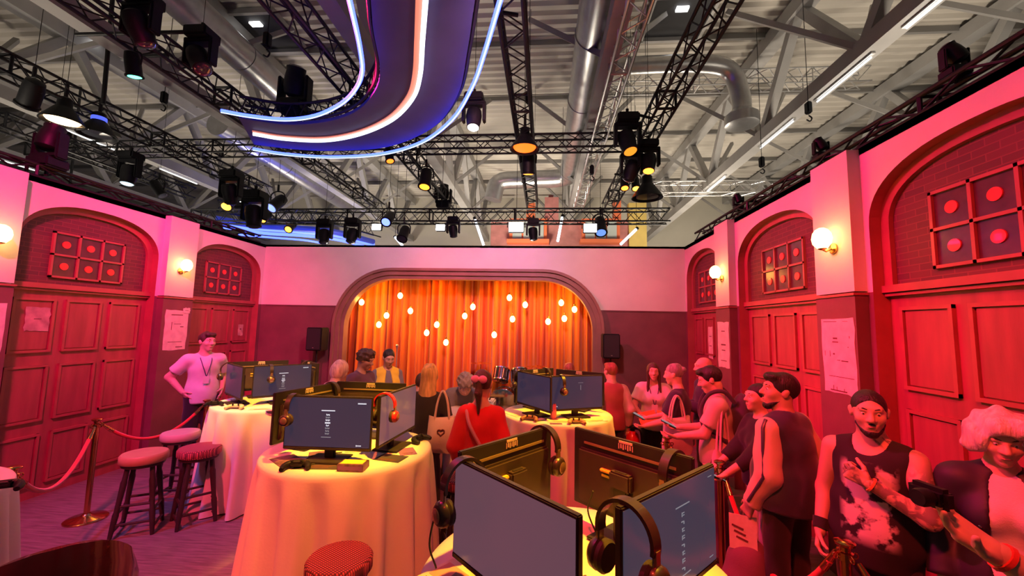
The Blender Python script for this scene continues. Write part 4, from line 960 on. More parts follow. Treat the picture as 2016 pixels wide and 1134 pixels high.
        qd(0.56, 0.2, 0.10, 0.01, M_GTXT); qd(0.56, 0.35, 0.008, 0.16, M_GTXT)
    return t
# table D (nearest): four around a square, corner towards the camera
q = 0.7071
MON = {}
MON['D1'] = monitor('near monitor with a blank greyish screen, left of the two facing the camera', -0.115, 1.365, facing(-q, -q), M_SCR3, 0)
MON['D2'] = monitor('near monitor with a faint upright line of letters on its screen, right foreground', 0.445, 1.43, facing(q, -q), M_SCR2, 2)
MON['D3'] = monitor('monitor seen from behind at the right back of the nearest table', 0.40, 1.935, facing(q, q), M_SCR, 1)
MON['D4'] = monitor('monitor seen from behind at the left back of the nearest table', -0.155, 1.905, facing(-q*1.12, q*0.86), M_SCR, 1)
MON['B1'] = monitor('monitor with a white text menu in the middle of the centre table', -1.465, 2.72, facing(0.03, -1), M_SCR, 1)
MON['B2'] = monitor('monitor turned left on the centre table, seen from behind its edge', -1.84, 3.07, facing(-1, 0.25), M_SCR, 1)
MON['B3'] = monitor('monitor seen from behind at the back of the centre table', -1.47, 3.43, facing(0, 1), M_SCR, 1)
MON['B4'] = monitor('monitor turned right on the centre table with a glowing red headphone', -1.10, 3.10, facing(1, -0.10), M_SCR3, 0)
MON['A1'] = monitor('monitor with a white text menu on the left table', -3.03, 4.56, facing(0.72, -0.69), M_SCR, 1)
MON['A2'] = monitor('monitor facing left at the near side of the left table', -3.52, 4.40, facing(-0.60, -0.8), M_SCR, 0)
MON['A3'] = monitor('monitor at the rear left of the left table', -3.58, 4.92, facing(-0.7, 0.7), M_SCR, 0)
MON['A4'] = monitor('monitor at the rear right of the left table', -2.98, 5.02, facing(0.65, 0.76), M_SCR, 0)
MON['C1'] = monitor('dark monitor facing left on the table before the stage', -0.10, 4.40, facing(-0.80, -0.6), M_SCR, 0)
MON['C2'] = monitor('dark monitor with a small word in its corner before the stage', 0.375, 4.37, facing(0.40, -0.9), M_SCR, 3)
MON['C3'] = monitor('monitor at the rear left of the table before the stage', -0.10, 4.88, facing(-0.68, 0.73), M_SCR, 0)
MON['C4'] = monitor('monitor at the rear right of the table before the stage', 0.44, 4.84, facing(0.5, 0.86), M_SCR, 0)

# ------------------------------------------------------------------ headphones
M_HP = mat('headphone_dark', (0.030, 0.018, 0.015), 0.35, coat=0.3); M_HPC = mat('headphone_cushion', (0.028, 0.020, 0.018), 0.7); M_HPG = mat('headphone_slider', (0.55, 0.38, 0.24), 0.3, 0.8); M_HPR = mat('headphone_red', (0.55, 0.02, 0.03), 0.35, coat=0.3)
def headset(label, p, rz=0.0, spread=0.082, tilt=0.0, main=None, sc=1.0):
    # local: band arcs over in the XZ plane, cups at +-X hanging below, origin at top of the band
    m = main or M_HP
    t = thing('headphones', label, 'headphones', p, rz, group='over-ear headphones'); t.rotation_euler = (0, tilt, rz); t.scale = (sc, sc, sc)
    pts = [Vector((spread*math.sin(a)*1.0, 0, -0.085+0.085*math.cos(a))) for a in np.linspace(-1.75, 1.75, 21)]
    b = MB(); vs = []; fs = []
    for i, c in enumerate(pts):
        a = -1.75+3.5*i/20; nrm = Vector((math.sin(a), 0, math.cos(a)))
        for (w, h) in ((-0.017, 0.004), (0.017, 0.004), (0.017, -0.006), (-0.017, -0.006)): vs.append(c+Vector((0, w, 0))+nrm*h)
    for i in range(20):
        for k in range(4): fs.append((i*4+k, i*4+(k+1) % 4, (i+1)*4+(k+1) % 4, (i+1)*4+k))
    fs += [(0, 1, 2, 3), (83, 82, 81, 80)]
    b.add(vs, fs).build('headband', m, t, angle=50)
    for s in (-1, 1):
        e = Vector((s*spread*1.0, 0, -0.100))
        MB().bbox(e+Vector((0, 0, -0.012)), (0.012, 0.026, 0.055), 0.004).build('slider', M_HPG, t)
        cu = MB().lathe([(0.012, -0.020), (0.030, -0.018), (0.040, -0.008), (0.042, 0.006), (0.036, 0.012)], c=e+Vector((s*0.004, 0, -0.062)), n=22, axis=Matrix.Rotation(-s*PI/2, 3, 'Y') if s > 0 else Matrix.Rotation(PI/2, 3, 'Y')).build('ear_cup', m, t)
        MB().lathe([(0.020, -0.012), (0.036, -0.012), (0.042, -0.004), (0.041, 0.008), (0.030, 0.012), (0.02, 0.010)], c=e+Vector((-s*0.018, 0, -0.062)), n=22, axis=Matrix.Rotation(PI/2, 3, 'Y')).build('ear_cushion', M_HPC, cu)
        MB().lathe([(0.010, 0.0), (0.024, 0.002), (0.020, 0.005), (0.006, 0.006)], c=e+Vector((s*0.024, 0, -0.062)), n=18, axis=Matrix.Rotation(s*PI/2, 3, 'Y')).build('cup_badge', M_HPG, cu)
    return t
ztop = 1.505
def hp_on(key, frac, label, up=0.008, turn=0.0, **k):
    o = MON[key]; rz = o.rotation_euler.z; d = Vector((math.cos(rz), math.sin(rz), 0)); nn = Vector((-math.sin(rz), math.cos(rz), 0))
    p = Vector((o.location.x, o.location.y, 1.49+up)) + d*(frac*MW/2) + nn*0.012
    return headset(label, p, rz+PI/2+turn, **k)
hp_on('D2', -0.86, 'big dark headphones hung on the right foreground monitor corner', sc=1.15)
hp_on('D1', -0.84, 'headphones hung on the far corner of the left near monitor', sc=1.1)
hp_on('D4', 0.0-0.84, 'headphones hung on the inner corner of the left rear near monitor', sc=1.1)
hp_on('D3', -0.72, 'headphones with a wide band on the right rear near monitor', sc=1.1)
hp_on('B1', -0.84, 'headphones with a gold band on the left corner of the menu monitor', sc=1.0)
hp_on('B4', -0.72, 'headphones with red cushions on the right monitor of the centre table', main=M_HPR)
hp_on('B2', -0.8, 'headphones on the rear corner of the left monitor of the centre table')
hp_on('A1', -0.45, 'headphones hung before the menu screen on the left table')
hp_on('A2', -0.9, 'dark headphones on the outermost monitor of the left table')
hp_on('A4', 0.2, 'headphones with a yellow band at the rear of the left table')
hp_on('C2', -0.62, 'headphones on the left corner of the monitor before the stage')
hp_on('C3', -0.6, 'headphones on the rear monitor before the stage')
hp_on('C1', -0.92, 'headphones on the outer corner of the left monitor before the stage')

# ------------------------------------------------------------------ things lying on the tables
ZTB = 1.0515
M_PURP = mat('purple_pad', (0.20, 0.09, 0.30), 0.7, var=0.1); M_DPAD = mat('dark_mat', (0.04, 0.035, 0.045), 0.7)
M_LEAF = mat('leaflet_paper', (0.75, 0.66, 0.50), 0.6, var=0.25, vscale=14); M_LEAFD = mat('leaflet_dark_art', (0.14, 0.08, 0.12), 0.45, var=0.7, vscale=18)
def sheet(label, x, y, w, h, rz, m, z=ZTB, th=0.002, name='leaflet', cat='leaflet', art=None, group=None):
    t = thing(name, label, cat, (x, y, z), rz, group)
    MB().box((0, 0, th/2), (w, h, th)).build('sheet', m, t, smooth=False)
    if art: MB().box((0, h*0.12, th+0.0006), (w*0.8, h*0.5, 0.0008)).build('picture', art, t, smooth=False)
    for k in range(3): MB().box((0, -h*(0.22+0.08*k), th+0.0006), (w*(0.7-0.1*k), h*0.02, 0.0008)).build('print_line', M_INK, t, smooth=False)
    return t
def gamepad(label, x, y, rz, m=None, z=ZTB):
    m = m or M_BLACKP; t = thing('game_controller', label, 'controller', (x, y, z), rz, 'game controllers')
    bm = MB(); P = catmull([(-0.075, -0.055, 0.016), (-0.070, -0.01, 0.022), (-0.045, 0.022, 0.026), (0, 0.026, 0.027), (0.045, 0.022, 0.026), (0.070, -0.01, 0.022), (0.075, -0.055, 0.016)], 5)
    n = len(P); bm.tube(P, [0.013+0.010*math.sin(PI*min(1, max(0, i/(n-1))))**0.5 for i in range(n)], 10); bm.bbox((0, 0.008, 0.027), (0.085, 0.04, 0.03), 0.01); bm.build('grip_body', m, t)
    for (sx, sy) in ((-0.028, -0.002), (0.028, -0.002)):
        MB().lathe([(0.008, 0.036), (0.006, 0.048), (0.010, 0.05), (0.009, 0.054)], c=(sx, sy, 0), n=12).build('thumb_stick', M_BLACKP, t)
    for k in range(4): MB().cyl((0.048+0.010*math.cos(k*PI/2), 0.018+0.010*math.sin(k*PI/2), 0.04), (0.048+0.010*math.cos(k*PI/2), 0.018+0.010*math.sin(k*PI/2), 0.047), 0.004, n=8).build('button', M_HPG, t)
    return t
def gbox(label, x, y, rz, w=0.17, d=0.11, h=0.045):
    t = thing('game_box', label, 'box', (x, y, ZTB), rz); MB().bbox((0, 0, h/2), (w, d, h), 0.003).build('carton', M_LEAFD, t)
    MB().box((0, -d/2-0.0008, h*0.5), (w*0.92, 0.0012, h*0.5)).build('side_print', M_PURP, t, smooth=False); MB().box((0, 0, h+0.0006), (w*0.85, d*0.7, 0.001)).build('top_print', M_YEL, t, smooth=False)
sheet('dark mouse mat under the menu monitor foot', -1.47, 2.70, 0.30, 0.24, 0.1, M_DPAD, name='mouse_mat', cat='mat')
gamepad('black game controller at the front of the centre table', -1.58, 2.575, 0.35)
gbox('small decorated game carton at the front right of the centre table', -1.22, 2.62, 0.05)
sheet('leaflet with red artwork at the left of the centre table', -1.74, 2.72, 0.16, 0.21, 0.9, M_LEAFD, z=ZTB)
sheet('purple card beside the red leaflet on the centre table', -1.60, 2.86, 0.12, 0.15, 0.5, M_PURP)
sheet('pale yellow paper under the menu monitor', -1.32, 2.80, 0.20, 0.14, 0.4, M_LEAF, z=ZTB+0.003)
sheet('brown mat before the red headphone monitor', -1.06, 2.86, 0.20, 0.14, -0.2, M_DPAD, name='mouse_mat', cat='mat')
sheet('violet card at the right rim of the centre table', -1.00, 3.02, 0.12, 0.17, 0.5, M_PURP)
gamepad('dark controller at the right rim of the centre table', -0.985, 3.28, 1.2)
sheet('white paper inside the monitor ring of the centre table', -1.35, 3.05, 0.24, 0.17, 0.3, M_LEAF)
gamepad('pale controller on the left table before the monitors', -3.28, 4.16, 0.2, mat('pale_plastic', (0.65, 0.55, 0.35), 0.5))
gamepad('dark controller at the left rim of the left table', -3.62, 4.27, 0.6)
sheet('long pale paper on the front of the left table', -3.02, 4.22, 0.24, 0.10, 0.3, M_LEAF); sheet('pink card at the front rim of the left table', -2.86, 4.17, 0.13, 0.08, 0.2, mat('pink_card', (0.75, 0.35, 0.5), 0.6))
gamepad('yellow lit controller at the front of the stage side table', 0.34, 4.10, 0.15, mat('tan_plastic', (0.45, 0.34, 0.14), 0.45))
gamepad('brown controller on the left front of the stage side table', -0.12, 4.16, -0.3, mat('brown_plastic', (0.28, 0.14, 0.08), 0.45))
sheet('open yellow paper on the stage side table', 0.18, 4.20, 0.26, 0.15, 0.1, M_LEAF); sheet('pale leaflet on the right of the stage side table', 0.55, 4.30, 0.22, 0.14, 0.4, M_LEAF); sheet('violet card on the front rim of the stage side table', 0.14, 4.07, 0.12, 0.05, 0.1, M_PURP)
sheet('folded paper at the left rim of the stage side table', -0.27, 4.42, 0.16, 0.20, 0.7, M_LEAF)
t = thing('drinks_can', 'pink drinks can between the two monitors before the stage', 'can', (0.12, 4.28, ZTB)); MB().lathe([(0.026, 0), (0.032, 0.008), (0.032, 0.14), (0.026, 0.155)], n=18).build('can_body', mat('pink_can', (0.8, 0.2, 0.4), 0.3, 0.3), t); MB().lathe([(0.027, 0.152), (0.027, 0.158), (0.02, 0.157)], n=18).build('can_lid', M_CHR, t)
sheet('leaflet with dark artwork propped on the near table between monitors', 0.16, 1.52, 0.15, 0.21, 0.5, M_LEAFD, z=ZTB+0.004, art=M_PURP)
sheet('pale leaflet sticking out past the near left monitor', -0.36, 1.58, 0.15, 0.20, -0.7, M_LEAF, z=ZTB, art=mat('pink_art', (0.8, 0.3, 0.25), 0.6))
sheet('patterned leaflet below the near left monitor', -0.30, 1.48, 0.16, 0.21, -0.5, M_LEAFD, z=ZTB+0.003, art=M_YEL)
sheet('sheet with a red ring on the yellow lit near table', 0.17, 1.35, 0.20, 0.14, 0.3, M_LEAF)
gamepad('dark controller on the table at the left edge', -2.92, 2.05, 0.6)
M_CABLE = mat('black_cable', (0.015, 0.015, 0.015), 0.5)
for lab, P in (('black cable drooping behind the near left monitor', [(-0.40, 1.60, 1.30), (-0.43, 1.62, 1.15), (-0.40, 1.62, 1.06)]), ('black cable on the centre table by the controller', [(-1.55, 2.62, 1.057), (-1.50, 2.70, 1.057), (-1.62, 2.80, 1.057), (-1.45, 2.92, 1.057)]), ('black cable winding over the stage side table', [(-0.05, 4.12, 1.057), (0.05, 4.22, 1.057), (0.0, 4.35, 1.057), (0.2, 4.45, 1.057)]), ('black cable looping behind the near right rear monitor', [(0.24, 1.95, 1.25), (0.22, 1.98, 1.15), (0.26, 1.92, 1.06)])):
    o = MB().tube(catmull([Vector(p)-Vector(P[0]) for p in P], 8), 0.004, 6).build('cable', M_CABLE); o.location = P[0]; tag(o, lab, 'cable', 'black cables')

# ================================================================== people: smooth-blended implicit bodies meshed by surface nets
def cap(a, b, ra, rb=None, k=0.02, clip=None, op=1): return ('c', Vector(a), Vector(b), ra, ra if rb is None else rb, k, clip, op)
def ell(c, r, R=None, k=0.03, clip=None, op=1): return ('e', Vector(c), Vector(r), R, 0, k, clip, op)
def sdf_mesh(prims, h, disp=None, cuts=()):
    lo = np.array([1e9]*3); hi = -lo
    for p in prims:
        if p[7] < 0: continue
        if p[0] == 'c':
            r = max(p[3], p[4]); pts = np.array([p[1], p[2]]); a, b = pts.min(0)-r, pts.max(0)+r
        else:
            r = max(p[2]); c = np.array(p[1]); a, b = c-r, c+r
        lo = np.minimum(lo, a); hi = np.maximum(hi, b)
    lo -= 3*h; hi += 3*h
    n = np.ceil((hi-lo)/h).astype(int)+1
    ax = [lo[i]+h*np.arange(n[i]) for i in range(3)]
    D = np.full(tuple(n), 0.5)
    for p in prims:
        k = p[5]
        if p[0] == 'c':
            r = max(p[3], p[4]); pts = np.array([p[1], p[2]]); a, b = pts.min(0)-r, pts.max(0)+r
        else:
            r = max(p[2]); c = np.array(p[1]); a, b = c-r, c+r
        m = 1.5*k+2*h
        i0 = np.clip(((a-m-lo)/h).astype(int), 0, n-1); i1 = np.clip(((b+m-lo)/h).astype(int)+2, 1, n)
        X = ax[0][i0[0]:i1[0]][:, None, None]; Y = ax[1][i0[1]:i1[1]][None, :, None]; Z = ax[2][i0[2]:i1[2]][None, None, :]
        if p[0] == 'c':
            A, B = p[1], p[2]; ab = B-A; L2 = max(ab.length_squared, 1e-9)
            px, py, pz = X-A.x, Y-A.y, Z-A.z
            t = np.clip((px*ab.x+py*ab.y+pz*ab.z)/L2, 0, 1)
            d = np.sqrt((px-ab.x*t)**2+(py-ab.y*t)**2+(pz-ab.z*t)**2)-(p[3]+(p[4]-p[3])*t)
        else:
            C, R_, M = p[1], p[2], p[3]
            px, py, pz = X-C.x, Y-C.y, Z-C.z
            if M is not None:
                q = [M[0][i]*px+M[1][i]*py+M[2][i]*pz for i in range(3)]
            else: q = [px, py, pz]
            g = np.sqrt((q[0]/R_.x)**2+(q[1]/R_.y)**2+(q[2]/R_.z)**2)+1e-9
            g2 = np.sqrt((q[0]/R_.x**2)**2+(q[1]/R_.y**2)**2+(q[2]/R_.z**2)**2)+1e-9
            d = g*(g-1)/g2
        if p[6] is not None:
            for (pt, nv) in (p[6] if isinstance(p[6], list) else [p[6]]):
                d = np.maximum(d, (X-pt[0])*nv[0]+(Y-pt[1])*nv[1]+(Z-pt[2])*nv[2])
        S_ = D[i0[0]:i1[0], i0[1]:i1[1], i0[2]:i1[2]]
        if p[7] > 0:
            e = np.maximum(k-np.abs(S_-d), 0)/k; S_[...] = np.minimum(S_, d)-e*e*k*0.25
        else:
            e = np.maximum(k-np.abs(S_+d), 0)/k; S_[...] = np.maximum(S_, -d)+e*e*k*0.25
    X = ax[0][:, None, None]; Y = ax[1][None, :, None]; Z = ax[2][None, None, :]
    if disp is not None: D = D+disp(X, Y, Z)
    for (pt, nv) in cuts: D = np.maximum(D, (X-pt[0])*nv[0]+(Y-pt[1])*nv[1]+(Z-pt[2])*nv[2])
    D[0] = D[-1] = 0.1; D[:, 0] = D[:, -1] = 0.1; D[:, :, 0] = D[:, :, -1] = 0.1
    ins = D < 0
    cnt = sum(ins[a:ins.shape[0]-1+a, b:ins.shape[1]-1+b, c:ins.shape[2]-1+c].astype(np.int8) for a in (0, 1) for b in (0, 1) for c in (0, 1))
    act = (cnt > 0) & (cnt < 8); ci = np.argwhere(act)
    idx = -np.ones(act.shape, int); idx[act] = np.arange(len(ci))
    acc = np.zeros((len(ci), 3)); num = np.zeros(len(ci))
    cor = [(a, b, c) for a in (0, 1) for b in (0, 1) for c in (0, 1)]
    for i in range(8):
        for j in range(i+1, 8):
            d_ = [cor[j][q]-cor[i][q] for q in range(3)]
            if sum(map(abs, d_)) != 1: continue
            va = D[ci[:, 0]+cor[i][0], ci[:, 1]+cor[i][1], ci[:, 2]+cor[i][2]]; vb = D[ci[:, 0]+cor[j][0], ci[:, 1]+cor[j][1], ci[:, 2]+cor[j][2]]
            m = (va < 0) != (vb < 0); t = np.where(m, va/np.where(m, va-vb, 1), 0)
            P = np.array(cor[i])[None, :]+t[:, None]*np.array(d_)[None, :]
            acc += np.where(m[:, None], P, 0); num += m
    V = lo+h*(ci+acc/num[:, None])
    F = []
    for axis in range(3):
        a = np.moveaxis(ins, axis, 0); ch = a[:-1] != a[1:]; e = np.argwhere(ch); flip = a[:-1][ch]
        ii = np.moveaxis(idx, axis, 0); ok = (e[:, 1] > 0) & (e[:, 2] > 0) & (e[:, 1] < ii.shape[1]) & (e[:, 2] < ii.shape[2]); e = e[ok]; flip = flip[ok]
        q = np.stack([ii[e[:, 0], e[:, 1]-1, e[:, 2]-1], ii[e[:, 0], e[:, 1], e[:, 2]-1], ii[e[:, 0], e[:, 1], e[:, 2]], ii[e[:, 0], e[:, 1]-1, e[:, 2]]], 1)
        fl = flip if axis != 1 else ~flip
        q[~fl] = q[~fl][:, ::-1]
        F.append(q[(q >= 0).all(1)])
    return V, np.concatenate(F)
def np_obj(name, parts, m, parent):
    V = np.concatenate([p[0] for p in parts]); off = 0; Fs = []
    for p in parts: Fs.append(p[1]+off); off += len(p[0])
    F = np.concatenate(Fs); me = bpy.data.meshes.new(name)
    me.vertices.add(len(V)); me.vertices.foreach_set('co', V.astype(np.float32).ravel())
    me.loops.add(len(F)*4); me.loops.foreach_set('vertex_index', F.astype(np.int32).ravel())
    me.polygons.add(len(F)); me.polygons.foreach_set('loop_start', (np.arange(len(F))*4).astype(np.int32)); me.polygons.foreach_set('use_smooth', np.ones(len(F), bool))
    me.update(calc_edges=True); me.validate(); me.materials.append(m)
    o = bpy.data.objects.new(name, me); COL.objects.link(o); o.parent = parent
    return o
def wrinkle(amp, f=(18, 16, 24), seed=0.0):
    def g(X, Y, Z): return amp*(np.sin(f[0]*X+9*Z+seed)*np.sin(f[2]*Z+7*Y+seed*2)+0.6*np.sin(f[1]*Y-14*Z+5*X+seed))
    return g
def hand_prims(w, d, n, thumb, curl=0.5, s=1.0, spread=0.0):
    d = d.normalized(); n = (n-d*n.dot(d)).normalized(); l = d.cross(n).normalized()*thumb      # l points to the thumb side
    P = [cap(w-d*0.04*s, w+d*0.012*s, 0.026*s, 0.024*s, 0.012)]
    for i in range(4):
        o = l*((0.030-0.020*i)*s); P.append(cap(w+d*0.012*s+o*0.6, w+d*0.080*s+o, 0.015*s, 0.0125*s, 0.010))
    for i, ln in enumerate((0.068, 0.078, 0.073, 0.058)):
        o = l*((0.030-0.020*i)*s); p = w+d*(0.084-0.004*abs(i-1))*s+o; ang = 0.15; r = 0.0088*s
        dv0 = (d+l*spread*(1.5-i)*0.3).normalized()
        for sg_, fr in enumerate((0.46, 0.30, 0.24)):
            ang += curl*(0.9 if sg_ else 0.7); dv = dv0*math.cos(ang)+n*math.sin(ang); q = p+dv*(ln*fr*s)
            P.append(cap(p, q, r, r*0.92, 0.004)); p = q; r *= 0.92
    p = w+d*0.018*s+l*0.026*s; dv = (d*0.62+l*0.62+n*0.40).normalized()
    P.append(cap(p, p+dv*0.042*s, 0.0135*s, 0.0105*s, 0.008)); p = p+dv*0.042*s; dv = (d*0.85+l*0.22+n*(0.35+0.3*curl)).normalized()
    P.append(cap(p, p+dv*0.030*s, 0.0102*s, 0.0095*s, 0.004)); P.append(cap(p+dv*0.030*s, p+(dv+n*0.2).normalized()*0.052*s, 0.0095*s, 0.008*s, 0.004))
    return P
def ik(S_, T, l1, l2, pole):
    d = T-S_; L = min(d.length, (l1+l2)*0.985); dn = d.normalized(); T = S_+dn*L
    a = (l1*l1-l2*l2+L*L)/(2*L); hgt = math.sqrt(max(0, l1*l1-a*a)); pl = (pole-dn*pole.dot(dn)).normalized()
    return S_+dn*a+pl*hgt, T
SKIN = lambda nm, c: mat('skin_'+nm, c, 0.5, var=0.06, vscale=25, bump=0.03, bscale=200)
SK1 = SKIN('light', (0.72, 0.45, 0.34)); SK2 = SKIN('tan', (0.58, 0.34, 0.23)); SK3 = SKIN('brown', (0.42, 0.23, 0.15))
def hairm(nm, c): return mat('hair_'+nm, c, 0.45, var=0.35, vscale=40, stretch=(1, 1, 0.15), bump=0.5, bscale=120)
HB, HBR, HBL, HGR, HPK, HWH, HRED = hairm('black', (0.018, 0.014, 0.014)), hairm('brown', (0.07, 0.035, 0.022)), hairm('blonde', (0.75, 0.48, 0.20)), hairm('grey', (0.28, 0.25, 0.24)), hairm('pale_pink', (0.72, 0.42, 0.36)), hairm('platinum', (0.78, 0.70, 0.66)), hairm('auburn', (0.30, 0.08, 0.05))
def fab(nm, c, r=0.85): return mat('fabric_'+nm, c, r, var=0.08, vscale=8, bump=0.12, bscale=150, sheen=0.15)
F_WH, F_BK, F_NV, F_BE, F_RD, F_YE, F_GR, F_PK, F_PL = fab('white', (0.74, 0.71, 0.70)), fab('black', (0.020, 0.018, 0.020)), fab('navy', (0.035, 0.030, 0.06)), fab('beige', (0.58, 0.50, 0.42)), fab('red', (0.72, 0.025, 0.02)), fab('yellow', (0.85, 0.62, 0.04)), fab('grey', (0.18, 0.17, 0.18)), fab('rose', (0.42, 0.10, 0.10)), fab('plum', (0.12, 0.05, 0.08))
M_EYE = mat('eye_white', (0.75, 0.72, 0.70), 0.2); M_IRIS = mat('iris', (0.03, 0.02, 0.015), 0.15); M_LIP = mat('lips', (0.50, 0.17, 0.15), 0.45); M_SHOE = mat('shoe', (0.05, 0.045, 0.05), 0.5)
NPER = [0]
def person(label, x, y, H, face, skin=SK1, hair=('short', HB), top=None, bottom=('trousers', F_BK), armR=None, armL=None, poleR=None, poleL=None, curlR=0.45, curlL=0.45, palmR=None, palmL=None,
           head=(0, 0), lean=0.0, fem=False, wide=1.0, beard=None, res=0.013, hres=0.0068, layers=(), roll=0.0):
    NPER[0] += 1; sd = NPER[0]*1.7
    s = H/1.75; root = thing('person', label, 'person', (x, y, 0), facing(*face), group='visitors')
    W = wide
    RU = Matrix.Rotation(lean, 3, 'X'); piv = Vector((0, 0, 0.95*s))
    def U(v): v = Vector(v)*s; return piv+RU @ (v-piv)
    wm = 0.92 if fem else 1.0
    sw = 0.170*wm*W
    shR, shL = U((-sw, 0.0, 1.400)), U((sw, 0.0, 1.400))
    l1, l2 = 0.285*s, 0.255*s
    jt = {}
    for sid, sh, tgt, pole in (('R', shR, armR, poleR), ('L', shL, armL, poleL)):
        sx = -1 if sid == 'R' else 1
        T = U(tgt) if tgt is not None else U((sx*(sw+0.075), -0.03, 0.90))
        pl = RU @ Vector(pole) if pole is not None else Vector((sx*0.35, 1.0, 0.0))
        e, wv = ik(sh, T, l1, l2, pl); jt[sid] = (sh, e, wv)
    ar = (0.050, 0.042, 0.027) if fem else (0.058, 0.047, 0.030)
    if W > 1.1: ar = tuple(a*1.18 for a in ar)
    # ---- skin: torso, neck, arms, legs
    tors = [ell(U((0, 0, 0.965)), Vector((0.160*W, 0.112*W, 0.13))*s, RU), ell(U((0, 0, 1.11)), Vector((0.135*W*wm, 0.100*W, 0.15))*s, RU), ell(U((0, 0.0, 1.29)), Vector((0.160*W*wm, 0.112*W, 0.17))*s, RU), cap(U((-0.130*wm*W, 0.005, 1.395)), U((0.130*wm*W, 0.005, 1.395)), 0.050*s, k=0.05)]
    tors += [cap(U((q*0.02, 0.018, 1.475)), U((q*0.125*wm*W, 0.008, 1.405)), 0.040*s, 0.042*s, 0.04) for q in (-1, 1)]
    if fem: tors += [ell(U((q*0.072, -0.085, 1.265)), Vector((0.062, 0.055, 0.060))*s, RU, 0.03) for q in (-1, 1)]
    nk = 0.050 if fem else 0.060*(1.15 if W > 1.1 else 1)
    neckb, neckt = U((0, 0.012, 1.42)), U((0, -0.008, 1.575))
    neck = [cap(neckb, neckt, nk*1.12*s, nk*s, 0.03)]
    arms = []
    for sid in 'RL':
        a, e, wv = jt[sid]; arms += [cap(a, e, ar[0]*s, ar[1]*s, 0.03), cap(e, wv, ar[1]*s, ar[2]*s, 0.02)]
    legs = []
    for q in (-1, 1):
        hp, kn, an = Vector((q*0.088*s*W, 0, 0.92*s)), Vector((q*0.10*s*W, -0.015*s, 0.49*s)), Vector((q*0.105*s*W, 0.025*s, 0.08*s)); legs.append((hp, kn, an))
    sk = list(tors)+neck+arms
    for hp, kn, an in legs: sk += [cap(hp, kn, 0.080*s, 0.055*s), cap(kn, an, 0.052*s, 0.036*s)]
    parts = [sdf_mesh(sk, res)]
    # ---- head
    RH = RU @ Matrix.Rotation(head[0], 3, 'Z') @ Matrix.Rotation(head[1], 3, 'X') @ Matrix.Rotation(roll, 3, 'Y')
    hc = U((0, -0.015, 1.555)) + RH @ Vector((0, -0.012, 0.082))*s
    hs = s*(1.0 if fem else 1.04)
    def Hd(v): return hc + RH @ (Vector(v)*hs)
    def he(c, r, k=0.02, op=1): return ell(Hd(c), Vector(r)*hs, RH, k, None, op)
    hd = [he((0, 0.014, 0.026), (0.074, 0.093, 0.086)), he((0, -0.024, -0.030), (0.060, 0.068, 0.082), 0.03), he((0, -0.060, -0.096), (0.026 if not fem else 0.020, 0.024, 0.020), 0.03),
          cap(Hd((-0.034, -0.074, 0.030)), Hd((0.034, -0.074, 0.030)), 0.014*hs, k=0.02), cap(Hd((0, -0.086, 0.016)), Hd((0, -0.107, -0.022)), 0.0085*hs, 0.0135*hs, 0.012), cap(Hd((-0.013, -0.094, -0.027)), Hd((0.013, -0.094, -0.027)), 0.0085*hs, k=0.008),
          he((0.038, -0.055, -0.022), (0.024, 0.026, 0.024), 0.02), he((-0.038, -0.055, -0.022), (0.024, 0.026, 0.024), 0.02),
          cap(Hd((-0.018, -0.083, -0.056)), Hd((0.018, -0.083, -0.056)), 0.0075*hs, k=0.008), cap(Hd((-0.015, -0.082, -0.069)), Hd((0.015, -0.082, -0.069)), 0.0078*hs, k=0.008),
          cap(neckb, neckt, nk*1.12*s, nk*s, 0.02), cap(neckt, Hd((0, 0.02, -0.05)), nk*s, 0.055*s, 0.02)]
    for q in (-1, 1):
        hd += [he((q*0.075, 0.012, -0.006), (0.010, 0.020, 0.030), 0.006), he((q*0.080, 0.018, 0.004), (0.009, 0.016, 0.018), 0.004), he((q*0.031, -0.092, 0.006), (0.016, 0.011, 0.0075), 0.010, -1)]
    parts.append(sdf_mesh(hd, hres))
    for sid, curl, palm in (('R', curlR, palmR), ('L', curlL, palmL)):
        a, e, wv = jt[sid]; d = (wv-e).normalized(); sx = -1 if sid == 'R' else 1
        nv = Vector(palm) if palm is not None else Vector((-sx, 0.1, 0))
        lt = d.cross((nv-d*nv.dot(d)).normalized()); fw = Vector((0, -1, 0.3))
        parts.append(sdf_mesh(hand_prims(wv, d, nv, 1 if lt.dot(fw) > 0 else -1, curl, s*(0.95 if fem else 1.05)), 0.0052))
    np_obj('body', parts, skin, root)
    # ---- face details
    if abs(face[1]) > -2:
        for q in (-1, 1):
            e_ = MB().ball(Hd((q*0.031, -0.0755, 0.008)), 0.0102*hs, 10, 8).build('eye', M_EYE, root); MB().ball(Hd((q*0.031, -0.0828, 0.0065)), 0.0046*hs, 8, 6).build('iris', M_IRIS, e_)
            MB().tube([Hd((q*0.015, -0.0885, 0.030)), Hd((q*0.032, -0.0875, 0.036)), Hd((q*0.050, -0.074, 0.030))], [0.003*hs, 0.004*hs, 0.002*hs], 6).build('eyebrow', hair[1] if hair[1] in (HB, HBR, HGR) else HBR, root)
        MB().tube([Hd((-0.021, -0.0855, -0.0625)), Hd((-0.008, -0.0935, -0.0605)), Hd((0.008, -0.0935, -0.0605)), Hd((0.021, -0.0855, -0.0625))], [0.002*hs, 0.0042*hs, 0.0042*hs, 0.002*hs], 6).build('lips', M_LIP, root)
    # ---- hair
    style, hm = hair[0], hair[1]; hp = []; cuts = []; amp = 0.003; fq = (70, 60, 20)
    capb = [he((0, 0.022, 0.036), (0.082, 0.098, 0.092), 0.02)]
    facecut = [he((0, -0.098, -0.030), (0.066, 0.062, 0.088), 0.02, -1)]
    low = (Hd((0, 0.05, -0.055)), RH @ Vector((0, 0.35, -1)).normalized())
